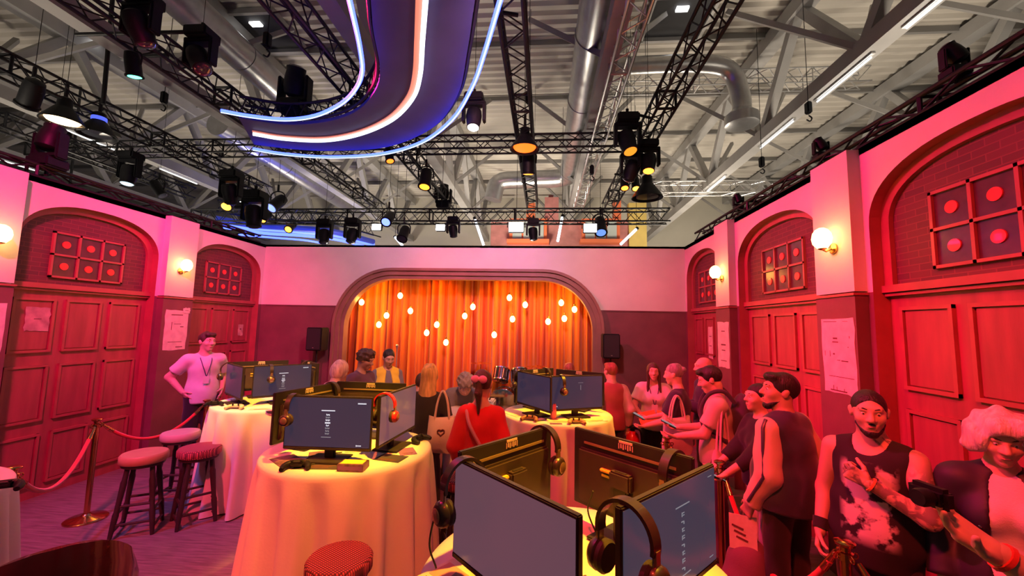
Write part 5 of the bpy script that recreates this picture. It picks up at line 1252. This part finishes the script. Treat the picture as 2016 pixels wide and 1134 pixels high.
    if style == 'short': hp = capb + [he((0, -0.05, 0.088), (0.062, 0.045, 0.032), 0.02)] + facecut; cuts = [low]
    elif style == 'buzz': hp = [he((0, 0.0145, 0.0275), (0.0765, 0.0955, 0.0882), 0.02), he((0, -0.100, -0.012), (0.068, 0.062, 0.088), 0.02, -1)]; cuts = [(Hd((0, 0.05, -0.02)), RH @ Vector((0, 0.2, -1)).normalized())]; amp = 0.0006
    elif style == 'curly': hp = [he((0, 0.025, 0.040), (0.100, 0.110, 0.100), 0.02), he((0, -0.03, 0.10), (0.08, 0.06, 0.04), 0.02)] + facecut; cuts = [low]; amp = 0.009; fq = (90, 80, 85)
    elif style == 'fluffy': hp = [he((0, 0.012, 0.045), (0.106, 0.114, 0.096), 0.03), he((0.03, -0.062, 0.088), (0.085, 0.045, 0.036), 0.03), he((-0.085, -0.02, 0.005), (0.035, 0.06, 0.06), 0.03), he((0.085, -0.02, 0.005), (0.035, 0.06, 0.06), 0.03), he((-0.105, 0.0, -0.045), (0.03, 0.05, 0.05), 0.03), he((0.0, -0.118, -0.020), (0.066, 0.058, 0.086), 0.015, -1)]; cuts = [(Hd((0, 0.05, -0.075)), RH @ Vector((0, 0.35, -1)).normalized())]; amp = 0.010; fq = (75, 62, 34)
    elif style == 'long': hp = capb + [he((0, 0.050, -0.06), (0.085, 0.060, 0.13), 0.04), he((0, 0.075, -0.20), (0.098, 0.045, 0.12), 0.05)] + facecut; amp = 0.005; fq = (85, 75, 8)
    elif style == 'longfront': hp = capb + [he((0, 0.055, -0.06), (0.082, 0.055, 0.12), 0.04), cap(Hd((0.070, -0.02, 0.0)), Hd((0.085, -0.07, -0.36)), 0.024*hs, 0.020*hs, 0.03), cap(Hd((-0.070, -0.02, 0.0)), Hd((-0.085, -0.07, -0.36)), 0.024*hs, 0.020*hs, 0.03)] + facecut; amp = 0.004; fq = (85, 75, 8)
    elif style == 'bun': hp = capb + [he((0, 0.115, 0.045), (0.034, 0.030, 0.034), 0.008)] + facecut; cuts = [(Hd((0, 0.05, -0.06)), RH @ Vector((0, 0.5, -1)).normalized())]
    elif style == 'ponytail': hp = capb + [cap(Hd((0, 0.115, 0.03)), Hd((0, 0.14, -0.06)), 0.024*hs, 0.028*hs, 0.02), cap(Hd((0, 0.14, -0.06)), Hd((0, 0.125, -0.22)), 0.028*hs, 0.012*hs, 0.02)] + facecut; amp = 0.003; fq = (80, 70, 8)
    elif style == 'bob': hp = capb + [he((0, 0.03, -0.02), (0.092, 0.085, 0.10), 0.04)] + [he((0, -0.105, -0.03), (0.068, 0.07, 0.10), 0.02, -1)]; cuts = [(Hd((0, 0, -0.115)), RH @ Vector((0, 0, -1)))]; amp = 0.004; fq = (75, 70, 8)
    if hp:
        ho = np_obj('hair', [sdf_mesh(hp, hres*1.05, wrinkle(amp*hs, fq, sd), cuts)], hm, root)
    if beard:
        np_obj('beard', [sdf_mesh([he((0, -0.062, -0.102), (0.034, 0.030, 0.027), 0.02), cap(Hd((-0.034, -0.050, -0.088)), Hd((-0.057, -0.012, -0.060)), 0.014*hs, 0.009*hs, 0.02), cap(Hd((0.034, -0.050, -0.088)), Hd((0.057, -0.012, -0.060)), 0.014*hs, 0.009*hs, 0.02), cap(Hd((-0.024, -0.082, -0.052)), Hd((0, -0.092, -0.045)), 0.004*hs, 0.005*hs, 0.006), cap(Hd((0.024, -0.082, -0.052)), Hd((0, -0.092, -0.045)), 0.004*hs, 0.005*hs, 0.006)], hres*0.9, wrinkle(0.001, (90, 90, 60), sd))], beard, root)
    # ---- garments
    def garment(name, m, infl, hem, sleeve=None, slack=0.01, neckz=1.465, open_=0.0, torso=True, amp=0.0045, flare=0.0, sl_infl=None, vneck=0.0):
        P = []; i_ = infl; hz = U((0, 0, hem))
        cl = [(hz, -(RU @ Vector((0, 0, 1))))]
        up = [(U((0, 0, neckz)), RU @ Vector((0, -0.35, 1)).normalized())]
        if torso:
            P += [ell(U((0, 0, 0.965)), Vector((0.160*W+i_+slack, 0.112*W+i_+slack, 0.15+i_))*s, RU, 0.05, cl), ell(U((0, 0, 1.11)), Vector((0.142*W*wm+i_+slack, 0.105*W+i_+slack, 0.17))*s, RU, 0.06, cl), ell(U((0, 0.0, 1.285)), Vector((0.160*W*wm+i_, 0.114*W+i_, 0.175))*s, RU, 0.05, cl),
                  cap(U((-0.125*wm*W, 0.005, 1.392)), U((0.125*wm*W, 0.005, 1.392)), (0.053+i_*0.8)*s, k=0.05)]
            P += [cap(U((q*0.03, 0.018, 1.455)), U((q*0.125*wm*W, 0.008, 1.402)), (0.036+i_*0.8)*s, (0.044+i_*0.8)*s, 0.04) for q in (-1, 1)]
            if fem: P += [ell(U((q*0.072, -0.085, 1.265)), Vector((0.062+i_, 0.055+i_, 0.060+i_))*s, RU, 0.04) for q in (-1, 1)]
            if hem < 0.92 or flare: P.append(cap(U((0, 0, 1.0)), U((0, 0, hem-0.05)), (0.125*W+i_)*s, (0.135*W+i_+flare)*s, 0.06, cl))
        if sleeve:
            for sid in (sleeve[1] if isinstance(sleeve, tuple) else 'RL'):
                kind = sleeve[0] if isinstance(sleeve, tuple) else sleeve
                a, e, wv = jt[sid]; si = sl_infl if sl_infl is not None else i_
                if kind == 'short': q = a.lerp(e, 0.70); P.append(cap(a, a.lerp(e, 0.85), (ar[0]+si+0.004)*s, (ar[1]+si+0.018)*s, 0.035, (q, (e-a).normalized())))
                else:
                    fr = {'long': 0.97, '34': 0.55}[kind]; q = e.lerp(wv, fr)
                    P += [cap(a, e, (ar[0]+si+0.003)*s, (ar[1]+si+0.010)*s, 0.035), cap(e, e.lerp(wv, min(1, fr+0.1)), (ar[1]+si+0.010)*s, (ar[2]+si+0.012)*s, 0.03, (q, (wv-e).normalized()))]
        if torso: P.append(ell(U((0, -0.020, neckz+0.040)), Vector((0.062+vneck*0.3, 0.070+vneck, 0.050+vneck))*s, RU, 0.012, None, -1))
        if open_: P.append(ell(U((0, -0.20, 1.15)), Vector((open_, 0.20, 0.6))*s, RU, 0.01, None, -1))
        return np_obj(name, [sdf_mesh(P, res, wrinkle(amp, seed=sd))], m, root)
    for g in (top or []): garment(**g)
    if bottom[0] == 'trousers':
        P = [ell((0, 0, 0.955*s), Vector((0.166*W+0.010, 0.118*W+0.012, 0.12))*s, None, 0.05)]
        for hp_, kn, an in legs: P += [cap(hp_, kn, 0.098*s, 0.076*s, 0.05), cap(kn, an, 0.076*s, 0.068*s, 0.03)]
        np_obj('trousers', [sdf_mesh(P, res*1.1, wrinkle(0.004, seed=sd), [((0, 0, 1.035*s), (0, 0, 1)), ((0, 0, 0.05*s), (0, 0, -1))])], bottom[1], root)
    elif bottom[0] == 'skirt':
        P = [ell((0, 0, 0.955*s), Vector((0.175*W, 0.128*W, 0.12))*s, None, 0.05), cap((0, 0, 0.92*s), (0, 0, 0.30*s), 0.150*s, 0.195*s, 0.05)]
        np_obj('skirt', [sdf_mesh(P, res*1.1, lambda X, Y, Z: 0.012*np.sin(14*np.arctan2(Y, X)+sd)*np.clip((1.0-Z)/0.7, 0, 1), [((0, 0, 1.035*s), (0, 0, 1)), ((0, 0, 0.34*s), (0, 0, -1))])], bottom[1], root)
    for hp_, kn, an in legs:
        sh = MB(); a = an
        np_obj('shoe', [sdf_mesh([cap((a.x, a.y+0.015*s, 0.045*s), (a.x*1.12, a.y-0.16*s, 0.036*s), 0.044*s, 0.038*s, 0.02), cap((a.x, a.y+0.01*s, 0.05*s), (a.x, a.y, 0.10*s), 0.044*s, 0.042*s, 0.02)], 0.012, None, [((0, 0, 0.002), (0, 0, -1))])], M_SHOE, root)
    root['_'] = 0; del root['_']
    return root, jt, U, Hd
def lpt(root_xy, rz, s, v):   # room point -> a person's 1.75 m unit frame
    q = Matrix.Rotation(-rz, 3, 'Z') @ (Vector(v)-Vector((root_xy[0], root_xy[1], 0))); return q/s
def wpt(root, v):        # point of a person's own frame in the room
    return Matrix.Translation(root.location) @ Matrix.Rotation(root.rotation_euler.z, 4, 'Z') @ Vector(v)
G = lambda name, m, infl, hem, sleeve=None, **k: dict(name=name, m=m, infl=infl, hem=hem, sleeve=sleeve, **k)

# ------------------------------------------------------------------ the visitors
M_LAN = mat('lanyard', (0.05, 0.03, 0.10), 0.6); M_CARD = mat('badge_card', (0.8, 0.78, 0.75), 0.4)
def lanyard(r, U, label_part=True):
    pts = [U((-0.062, 0.02, 1.475)), U((-0.058, -0.10, 1.40)), U((-0.02, -0.150, 1.26)), U((0, -0.158, 1.20)), U((0.02, -0.150, 1.26)), U((0.058, -0.10, 1.40)), U((0.062, 0.02, 1.475))]
    MB().tube(catmull(pts, 4), 0.005, 6).build('lanyard', M_LAN, r); MB().bbox(U((0, -0.160, 1.15)), (0.07, 0.006, 0.10), 0.003).build('badge', M_CARD, r)
# left: man with hands on hips
r, jt, U, Hd = person('man in a white t-shirt and lanyard, hands on hips, by the left wall', -4.62, 5.22, 1.82, (0.80, -0.60), SK1, ('short', HBR), [G('t_shirt', F_WH, 0.016, 0.86, 'short')], ('trousers', F_BK),
    armR=(-0.205, -0.02, 1.00), armL=(0.205, -0.02, 1.00), poleR=(-1, 0.75, 0.0), poleL=(0.4, 1, 0), palmR=(1, 0, 0), palmL=(-1, 0, 0), curlR=0.15, curlL=0.15, head=(0.35, 0.05))
lanyard(r, U)
person('person with pale pink hair looking down behind the centre table', -2.25, 4.28, 1.585, (0.55, 0.8), SK1, ('bob', hairm('light_pink', (0.85, 0.52, 0.45))), [G('blouse', fab('pink_white', (0.70, 0.45, 0.45)), 0.016, 0.88, 'long')], ('trousers', F_BK), fem=True, head=(0.2, 0.45))
person('person with dark curly hair and a plum top behind the centre table', -2.22, 4.84, 1.665, (0.75, -0.2), SK3, ('curly', HBR), [G('top', F_PL, 0.015, 0.90, 'short')], ('trousers', F_BK), fem=True, armR=(-0.1, -0.3, 1.1), armL=(0.12, -0.3, 1.1), head=(0.25, 0.35))
person('dark haired person in a yellow vest before the curtain', -2.12, 5.42, 1.645, (0.55, -0.85), SK2, ('bun', HB), [G('shirt', F_GR, 0.013, 0.90, 'short'), G('vest', F_YE, 0.036, 0.84, None, open_=0.050, neckz=1.455, slack=0.016)], ('trousers', F_BK), fem=True, armR=(-0.12, -0.3, 1.05), armL=(0.12, -0.3, 1.05), head=(0.1, 0.35))
person('blonde long haired visitor in black seen from behind', -1.08, 3.84, 1.612, (0.10, 1), SK1, ('long', HBL), [G('top', F_BK, 0.014, 0.93, 'short')], ('skirt', F_BK), fem=True, armR=(-0.16, -0.22, 1.02), armL=(0.17, -0.26, 1.10))
person('brown haired visitor half hidden left of the blonde', -1.50, 4.95, 1.39, (0.2, 1), SK2, ('bob', HBR), [G('top', F_PL, 0.014, 0.93, 'long')], ('trousers', F_BK), fem=True, head=(0, 0.3))
person('grey haired person bending over the table by the blonde visitor', -1.00, 5.10, 1.62, (0.25, -0.95), SK1, ('curly', HGR), [G('jacket', F_GR, 0.02, 0.88, 'long')], ('trousers', F_BK), lean=0.75, armR=(-0.15, -0.45, 1.25), armL=(0.15, -0.45, 1.25), head=(0, 0.2))
rR, jt, U, Hd = person('person in a red cardigan with a pink hair bow seen from behind', -0.475, 3.20, 1.64, (0.12, 1), SK2, ('ponytail', HBR), [G('cardigan', F_RD, 0.012, 0.90, '34', flare=0.02)], ('skirt', fab('pale_skirt', (0.6, 0.55, 0.55))), fem=True, wide=0.90, armR=(-0.225, -0.10, 0.92), armL=(0.20, -0.10, 0.92))
bow = MB(); 
for q in (-1, 1): bow.ball(Hd((q*0.032, 0.125, 0.055)), (0.036, 0.018, 0.030), 12, 8)
bow.ball(Hd((0, 0.13, 0.055)), 0.012, 8, 6); bow.build('hair_bow', fab('bow_pink', (0.85, 0.30, 0.60)), rR)
person('auburn haired person in a rose vest with pale sleeves, back turned', 0.86, 5.16, 1.555, (-0.15, 1), SK1, ('short', HRED), [G('shirt', fab('cream', (0.65, 0.55, 0.45)), 0.012, 0.90, 'long'), G('vest', F_PK, 0.022, 0.88, None)], ('trousers', F_BK), head=(0.3, 0.0))
person('person with reddish hair almost hidden behind the stage side monitors', 0.36, 5.50, 1.51, (0, 1), SK2, ('short', HRED), [G('top', F_RD, 0.015, 0.9, 'short')], ('trousers', F_BK))
r, jt, U, Hd = person('long haired woman in a white t-shirt holding an orange folder', 1.40, 5.28, 1.562, (-0.15, -1), SK1, ('longfront', HBR), [G('t_shirt', F_WH, 0.020, 0.86, 'short', sl_infl=0.03)], ('trousers', F_BK), fem=True, armR=(-0.14, -0.27, 1.03), armL=(0.14, -0.27, 1.03), poleR=(-1, 0.6, 0), poleL=(1, 0.6, 0), palmR=(0, -0.2, 1), palmL=(0, -0.2, 1))
lanyard(r, U); fold_p = wpt(r, U((0, -0.36, 1.06)))
r12, jt12, U12, _ = person('grey haired visitor with a bun in a dark t-shirt, facing the folder', 1.44, 4.48, 1.625, (-0.85, 0.45), SK1, ('bun', HGR), [G('t_shirt', F_NV, 0.016, 0.88, 'short')], ('trousers', F_BK), fem=True, wide=1.1, armR=(-0.12, -0.36, 1.08), armL=(0.14, -0.33, 1.04), palmR=(0, 0, 1), palmL=(0, 0, 1), head=(0, 0.15))
person('bald man in a dark top in profile against the red wall', 1.95, 5.02, 1.668, (-1, -0.05), SK1, ('none', HBR), [G('sweater', F_NV, 0.016, 0.88, 'long')], ('trousers', F_BK), armR=(-0.10, -0.26, 1.16), armL=(0.10, -0.26, 1.18), head=(0, 0.1))
r14, jt14, U14, _ = person('man in a beige t-shirt with a backpack and glasses, looking at his phone', 1.60, 3.90, 1.657, (-0.92, 0.30), SK1, ('short', HB), [G('t_shirt', F_BE, 0.020, 0.84, 'short')], ('trousers', F_PL), wide=1.05, armR=(-0.10, -0.34, 1.12), armL=(0.12, -0.36, 1.08), palmR=(0.2, -0.1, 1), palmL=(-0.2, -0.1, 1), head=(0, 0.35))
gl = MB()
r15, jt15, U15, _ = person('woman with dark tied hair in a black top behind the bomber jacket', 1.74, 3.42, 1.572, (-1, 0.0), SK1, ('bun', HB), [G('top', F_BK, 0.016, 0.90, '34')], ('trousers', fab('pink_white2', (0.68, 0.45, 0.52))), fem=True, armR=(-0.12, -0.34, 1.0), armL=(0.14, -0.38, 1.0), palmR=(0, 0, 1), palmL=(0, 0, 1), head=(0.1, -0.02))
F_SLV = mat('fabric_cream_sleeve', (0.66, 0.50, 0.36), 0.55, var=0.06, sheen=0.3); F_SAT = mat('satin_navy', (0.045, 0.04, 0.075), 0.35, var=0.12, vscale=6, sheen=0.2)
r16, jt16, U16, H16 = person('bearded man in a navy bomber jacket with cream sleeves, back to the camera', 1.61, 2.88, 1.708, (-0.52, 0.86), SK2, ('short', HB), [G('jacket', F_SAT, 0.046, 0.90, None, slack=0.035, neckz=1.485), G('sleeve', F_SLV, 0.020, 0.90, 'long', torso=False, amp=0.006)], ('trousers', F_BK), wide=1.04, beard=HB, head=(0.85, -0.10), armL=(0.225, -0.10, 0.90), armR=(-0.24, -0.05, 0.92))
a, e, wv = jt16['L']
MB().tube([a+Vector((0.035, 0.01, 0.066)), a+Vector((0.078, 0.015, 0.02)), a.lerp(e, 0.5)+Vector((0.072, 0.012, 0)), e+Vector((0.068, 0.01, 0)), e.lerp(wv, 0.85)+Vector((0.055, 0.0, 0))], 0.012, 8).build('sleeve_stripe', F_SAT, r16)
MB().lathe([(0.165, 0.0), (0.185, 0.012), (0.185, 0.05), (0.172, 0.06)], c=(0, 0, 0.855), n=30).build('jacket_hem', F_RD, r16); kids(r16)[-1].scale = (1.12, 0.84, 1)
# printed tank top
def print_mat():
    m = bpy.data.materials.new('printed_tank_top'); m.use_nodes = True; nt = m.node_tree; N = nt.nodes; L = nt.links; b = N['Principled BSDF']
    tc = N.new('ShaderNodeTexCoord'); sp = N.new('ShaderNodeSeparateXYZ'); L.new(tc.outputs['Object'], sp.inputs[0])
    nz = N.new('ShaderNodeTexNoise'); nz.inputs['Scale'].default_value = 13; nz.inputs['Detail'].default_value = 4; L.new(tc.outputs['Object'], nz.inputs['Vector'])
    def mr(sock, a, b_, c, d):
        n = N.new('ShaderNodeMapRange'); n.inputs[1].default_value = a; n.inputs[2].default_value = b_; n.inputs[3].default_value = c; n.inputs[4].default_value = d; L.new(sock, n.inputs[0]); return n.outputs[0]
    def mth(op, a, b_):
        n = N.new('ShaderNodeMath'); n.operation = op
        for i, v in enumerate((a, b_)):
            if hasattr(v, 'is_linked'): L.new(v, n.inputs[i])
            else: n.inputs[i].default_value = v
        return n.outputs[0]
    ab = N.new('ShaderNodeMath'); ab.operation = 'ABSOLUTE'; L.new(sp.outputs[0], ab.inputs[0])
    f = mth('MULTIPLY', mr(ab.outputs[0], 0.09, 0.125, 1, 0), mth('MULTIPLY', mr(sp.outputs[1], -0.03, -0.06, 0, 1), mth('MULTIPLY', mr(sp.outputs[2], 0.90, 0.96, 0, 1), mr(sp.outputs[2], 1.28, 1.32, 1, 0))))
    f = mth('MULTIPLY', f, mr(nz.outputs[0], 0.42, 0.50, 0, 1))
    mx = N.new('ShaderNodeMix'); mx.data_type = 'RGBA'; mx.inputs[6].default_value = (0.022, 0.018, 0.022, 1); mx.inputs[7].default_value = (0.70, 0.58, 0.58, 1)
    L.new(f, mx.inputs[0]); L.new(mx.outputs[2], b.inputs['Base Color']); b.inputs['Roughness'].default_value = 0.85
    return m
def tattoo_mat():
    m = bpy.data.materials.new('tattooed_skin'); m.use_nodes = True; nt = m.node_tree; N = nt.nodes; L = nt.links; b = N['Principled BSDF']
    tc = N.new('ShaderNodeTexCoord'); sp = N.new('ShaderNodeSeparateXYZ'); L.new(tc.outputs['Object'], sp.inputs[0])
    nz = N.new('ShaderNodeTexNoise'); nz.inputs['Scale'].default_value = 16; nz.inputs['Detail'].default_value = 5; nz.inputs['Distortion'].default_value = 1.5; L.new(tc.outputs['Object'], nz.inputs['Vector'])
    def mr(sock, a, b_, c, d):
        n = N.new('ShaderNodeMapRange'); n.inputs[1].default_value = a; n.inputs[2].default_value = b_; n.inputs[3].default_value = c; n.inputs[4].default_value = d; L.new(sock, n.inputs[0]); return n.outputs[0]
    def mul(a, b_): n = N.new('ShaderNodeMath'); n.operation = 'MULTIPLY'; L.new(a, n.inputs[0]); L.new(b_, n.inputs[1]); return n.outputs[0]
    def mxx(a, b_): n = N.new('ShaderNodeMath'); n.operation = 'MAXIMUM'; L.new(a, n.inputs[0]); L.new(b_, n.inputs[1]); return n.outputs[0]
    arm = mul(mr(sp.outputs[0], 0.13, 0.18, 0, 1), mr(sp.outputs[2], 1.36, 1.28, 0, 1)); neck = mul(mr(sp.outputs[0], 0.0, 0.03, 0, 1), mul(mr(sp.outputs[2], 1.38, 1.42, 0, 1), mr(sp.outputs[2], 1.50, 1.47, 0, 1)))
    fore = mul(mr(sp.outputs[1], -0.16, -0.20, 0, 1), mul(mr(sp.outputs[2], 1.36, 1.30, 0, 1), mr(sp.outputs[2], 0.98, 1.04, 0, 1)))
    f = mul(mxx(mxx(arm, neck), fore), mr(nz.outputs[0], 0.44, 0.54, 0.0, 0.78))
    mx = N.new('ShaderNodeMix'); mx.data_type = 'RGBA'; mx.inputs[6].default_value = (0.68, 0.42, 0.32, 1); mx.inputs[7].default_value = (0.10, 0.085, 0.09, 1)
    L.new(f, mx.inputs[0]); L.new(mx.outputs[2], b.inputs['Base Color']); b.inputs['Roughness'].default_value = 0.5
    return m
r17, jt17, U17, H17 = person('tattooed man with a dark beard in a printed black tank top', 1.81, 2.42, 1.684, (-0.76, -0.66), tattoo_mat(), ('buzz', HB), [G('tank_top', print_mat(), 0.018, 0.82, None, neckz=1.425, slack=0.035, vneck=0.035)], ('trousers', F_BK), wide=1.04, beard=HB, res=0.011, hres=0.0058,
    armL=(0.02, -0.205, 1.285), poleL=(1, 0.15, -0.75), curlL=1.2, palmL=(-0.1, 1, 0.1), armR=(-0.245, -0.07, 0.90), curlR=0.6, head=(0.30, 0.10))
a, e, wv = jt17['R']; MB().tube([wv.lerp(e, u) for u in (0.05, 0.14, 0.28)], [0.037, 0.040, 0.042], 14).build('wristband', F_BK, r17)
a, e, wv = jt17['L']; MB().tube([wv.lerp(e, u) for u in (0.04, 0.08)], [0.038, 0.039], 14).build('wristband', fab('orange_band', (0.8, 0.2, 0.05)), r17)
r18, jt18, U18, H18 = person('person with fluffy platinum hair in an open dark jacket, right edge', 2.13, 2.10, 1.645, (-0.55, -0.84), SK1, ('fluffy', HWH), [G('t_shirt', F_WH, 0.013, 0.88, None), G('jacket', mat('dark_leather', (0.028, 0.024, 0.045), 0.6), 0.020, 0.85, 'long', open_=0.085, neckz=1.47)], ('trousers', F_BK), fem=True, res=0.011, hres=0.0058, head=(-0.05, 0.28))
for v in ((-0.105, -0.13, 1.30), (-0.11, -0.135, 1.22), (0.11, -0.135, 1.24)): MB().ball(U18(v), (0.009, 0.006, 0.006), 8, 6).build('jacket_stud', M_CHR, r18)
# visitor at the lower right corner whose arm reaches in with a camera
_rz = facing(-0.95, 0.30); _s = 1.62/1.75
r19, jt19, U19, _ = person('visitor reaching a bare arm in from the lower right corner', 1.40, 0.71, 1.62, (-0.95, 0.30), SK1, ('short', HBR), [G('t_shirt', F_BK, 0.016, 0.86, 'short')], ('trousers', F_BK), res=0.011, armR=lpt((1.40, 0.71), _rz, _s, atY(1890, 1052, 1.08)), poleR=(-0.3, 0.3, -1), curlR=0.30, palmR=(0.5, 0.3, 0.7), armL=(0.24, -0.05, 0.9))
a, e, wv = jt19['R']; MB().tube([wv.lerp(e, u) for u in (0.02, 0.06)], [0.033, 0.034], 14).build('wristband', fab('red_band', (0.75, 0.05, 0.03)), r19)
cp = wpt(r19, wv + (wv-e).normalized()*0.13 + Vector((0, 0, 0.035)))
t = thing('compact_camera', 'black camera held out by the reaching hand at the lower right', 'camera', cp, facing(-0.95, 0.30)+0.5)
MB().bbox((0, 0, 0), (0.085, 0.035, 0.05), 0.010).build('camera_body', M_BLACKP, t); MB().lathe([(0.020, 0), (0.021, 0.02), (0.018, 0.03)], axis=Matrix.Rotation(PI/2, 3, 'X'), c=(0.01, -0.02, 0), n=20).build('lens_barrel', M_BLACKP, t)
# things people carry
t = thing('folder', 'orange folder held open by the long haired woman', 'folder', fold_p, facing(-0.15, -1)); 
for q in (-1, 1): MB().box((q*0.10, 0, 0.0), (0.205, 0.24, 0.004), Matrix.Rotation(q*0.25, 3, 'Y') @ Matrix.Rotation(0.5, 3, 'X')).build('cover', fab('orange_card', (0.85, 0.22, 0.02), 0.5), t, smooth=False)
M_CANV = fab('canvas', (0.70, 0.60, 0.52))
def tote(label, p, rz, w=0.30, h=0.34, strap=0.36, mark=False, m=M_CANV):
    t = thing('tote_bag', label, 'bag', p, rz, 'canvas tote bags'); n = 12; vs = []; fs = []
    for j in range(9):
        v = j/8; z = -h*v
        for i in range(2*n):
            a = 2*PI*i/(2*n); ww = w/2*(0.88+0.18*v)*(1 if v < 0.95 else 0.9); dd = 0.012+0.055*math.sin(PI*min(1, v*0.85+0.05))
            vs.append((ww*math.copysign(abs(math.cos(a))**0.6, math.cos(a)), dd*math.sin(a)+0.006*math.sin(7*v+a*3), z+0.012*math.sin(a*2+1)*(1 if j in (0, 8) else 0)))
    for j in range(8):
        for i in range(2*n): fs.append((j*2*n+i, j*2*n+(i+1) % (2*n), (j+1)*2*n+(i+1) % (2*n), (j+1)*2*n+i))
    fs += [list(range(2*n)), [8*2*n+i for i in range(2*n)]]
    MB().add(vs, fs).build('bag_body', m, t, angle=70)
    for q in (-1, 1):
        st = MB(); P = catmull([(-w*0.26, q*0.02, -0.05), (-w*0.16, q*0.015, strap*0.6), (0, q*0.012, strap), (w*0.16, q*0.015, strap*0.6), (w*0.26, q*0.02, -0.05)], 6)
        st.tube(P, 0.009, 6); st.build('strap', m, t)
    if mark:
        g = MB(); pts = [(0.030*(16*math.sin(u)**3)/16, 0, 0.030*(13*math.cos(u)-5*math.cos(2*u)-2*math.cos(3*u)-math.cos(4*u))/16) for u in np.linspace(0, 2*PI, 22)[:-1]]
        g.tube([Vector((p_[0], -0.071, p_[2]-0.12)) for p_ in pts], 0.006, 6, closed=True); g.build('heart_print', M_INK, t)
    return t
tote('pale tote bag with a dark heart on the blonde visitor', Vector((-0.88, 3.58, 1.19)), 0.15, 0.26, 0.30, 0.22, True)
tote('large pale tote bag hanging from the grey haired visitor', Vector((1.36, 4.26, 1.12)), 0.35, 0.34, 0.36, 0.21)
tote('pale pink shoulder bag at the hip of the man with the backpack', Vector((1.56, 3.69, 0.98)), 0.5, 0.24, 0.22, 0.36, False, fab('pink_bag', (0.70, 0.45, 0.48)))
# crossbody bag on the red cardigan
t = thing('crossbody_bag', 'pale pink crossbody bag on the red cardigan', 'bag', wpt(rR, (0, 0, 0)), rR.rotation_euler.z)
s_ = 1.64/1.75
P = catmull([Vector((0.11, 0.06, 1.43))*s_, Vector((0.05, 0.150, 1.33))*s_, Vector((-0.08, 0.148, 1.12))*s_, Vector((-0.19, 0.135, 0.98))*s_, Vector((-0.24, 0.06, 0.92))*s_, Vector((-0.21, -0.10, 1.0))*s_, Vector((-0.03, -0.155, 1.25))*s_, Vector((0.10, -0.08, 1.44))*s_, Vector((0.115, 0.03, 1.46))*s_], 5)
st = MB(); vs = []; fs = []
for p_ in P: vs += [p_+Vector((0, 0, 0.016)), p_-Vector((0, 0, 0.016))]
st.tube(P, 0.013, 6, closed=False).build('strap', fab('rose_strap', (0.60, 0.32, 0.30)), t)
bb = MB(); bb.ball(Vector((-0.20, 0.165, 0.93))*s_, (0.11, 0.045, 0.115), 18, 12, Matrix.Rotation(-0.4, 3, 'Y')); bb.build('pouch', fab('rose_pouch', (0.66, 0.36, 0.33)), t)
# backpack of the man in beige
t = thing('backpack', 'dark backpack on the man in the beige t-shirt', 'backpack', r14.location, r14.rotation_euler.z)
bp_ = sdf_mesh([ell((0, 0.205, 1.20), (0.150, 0.095, 0.24), None, 0.03), ell((0, 0.265, 1.12), (0.115, 0.05, 0.14), None, 0.03)], 0.012, wrinkle(0.003)); np_obj('pack', [bp_], fab('pack_dark', (0.05, 0.035, 0.05)), t)
for q in (-1, 1): MB().tube(catmull([(q*0.10, 0.14, 1.36), (q*0.115, 0.05, 1.455), (q*0.120, -0.07, 1.42), (q*0.125, -0.135, 1.28), (q*0.165, -0.10, 1.12), (q*0.17, 0.10, 1.02)], 5), 0.018, 8).build('shoulder_strap', fab('pack_dark', (0.05, 0.035, 0.05)), t)
# phones, glasses, papers
def phone(label, p, rz, tilt=0.6):
    t = thing('phone', label, 'phone', p, rz, 'phones'); t.rotation_euler = (tilt, 0, rz)
    MB().bbox((0, 0, 0), (0.074, 0.15, 0.009), 0.004).build('phone_body', M_BLACKP, t); MB().box((0, 0, 0.005), (0.068, 0.142, 0.001)).build('phone_screen', emis('phone_glow', (0.9, 0.85, 0.9), 0.25), t, smooth=False)
for (rr, jj, sid, lab) in ((r14, jt14, 'R', 'phone held by the man in the beige t-shirt'), (r15, jt15, 'L', 'phone held by the woman in black'), (r12, jt12, 'R', 'phone held by the grey haired visitor')):
    a, e, wv = jj[sid]; d = (wv-e).normalized(); phone(lab, wpt(rr, wv+d*0.10+Vector((0, 0, 0.035))), rr.rotation_euler.z, -0.4)
gl = MB(); 
hc14 = _ if False else None
t = thing('paper_sheet', 'paper with dark marks held low by the man in the bomber jacket', 'paper', wpt(r16, jt16['L'][2]+Vector((0.02, -0.05, -0.20))), r16.rotation_euler.z+2.2)
MB().box((0, 0, 0), (0.16, 0.003, 0.22)).build('sheet', M_PAPER, t, smooth=False)
for k in range(3): MB().box((-0.03+0.012*k, -0.003, 0.03-0.035*k), (0.07, 0.002, 0.012), Matrix.Rotation(0.3, 3, 'Y')).build('print', M_INK, t, smooth=False)
# bags on the floor among the crowd
t = thing('duffel_bag', 'soft plum coloured bag standing on the floor behind the rope', 'bag', (1.36, 2.92, 0))
np_obj('bag_body', [sdf_mesh([ell((0, 0, 0.28), (0.17, 0.14, 0.30), None, 0.04), ell((0.02, 0, 0.52), (0.10, 0.09, 0.10), None, 0.06)], 0.014, wrinkle(0.008, (22, 20, 18)), [((0, 0, 0.003), (0, 0, -1))])], fab('bag_plum', (0.20, 0.08, 0.12)), t)
MB().tube(catmull([(-0.07, 0, 0.55), (-0.04, 0, 0.72), (0.04, 0, 0.72), (0.08, 0, 0.55)], 5), 0.012, 8).build('handle', F_BK, t)
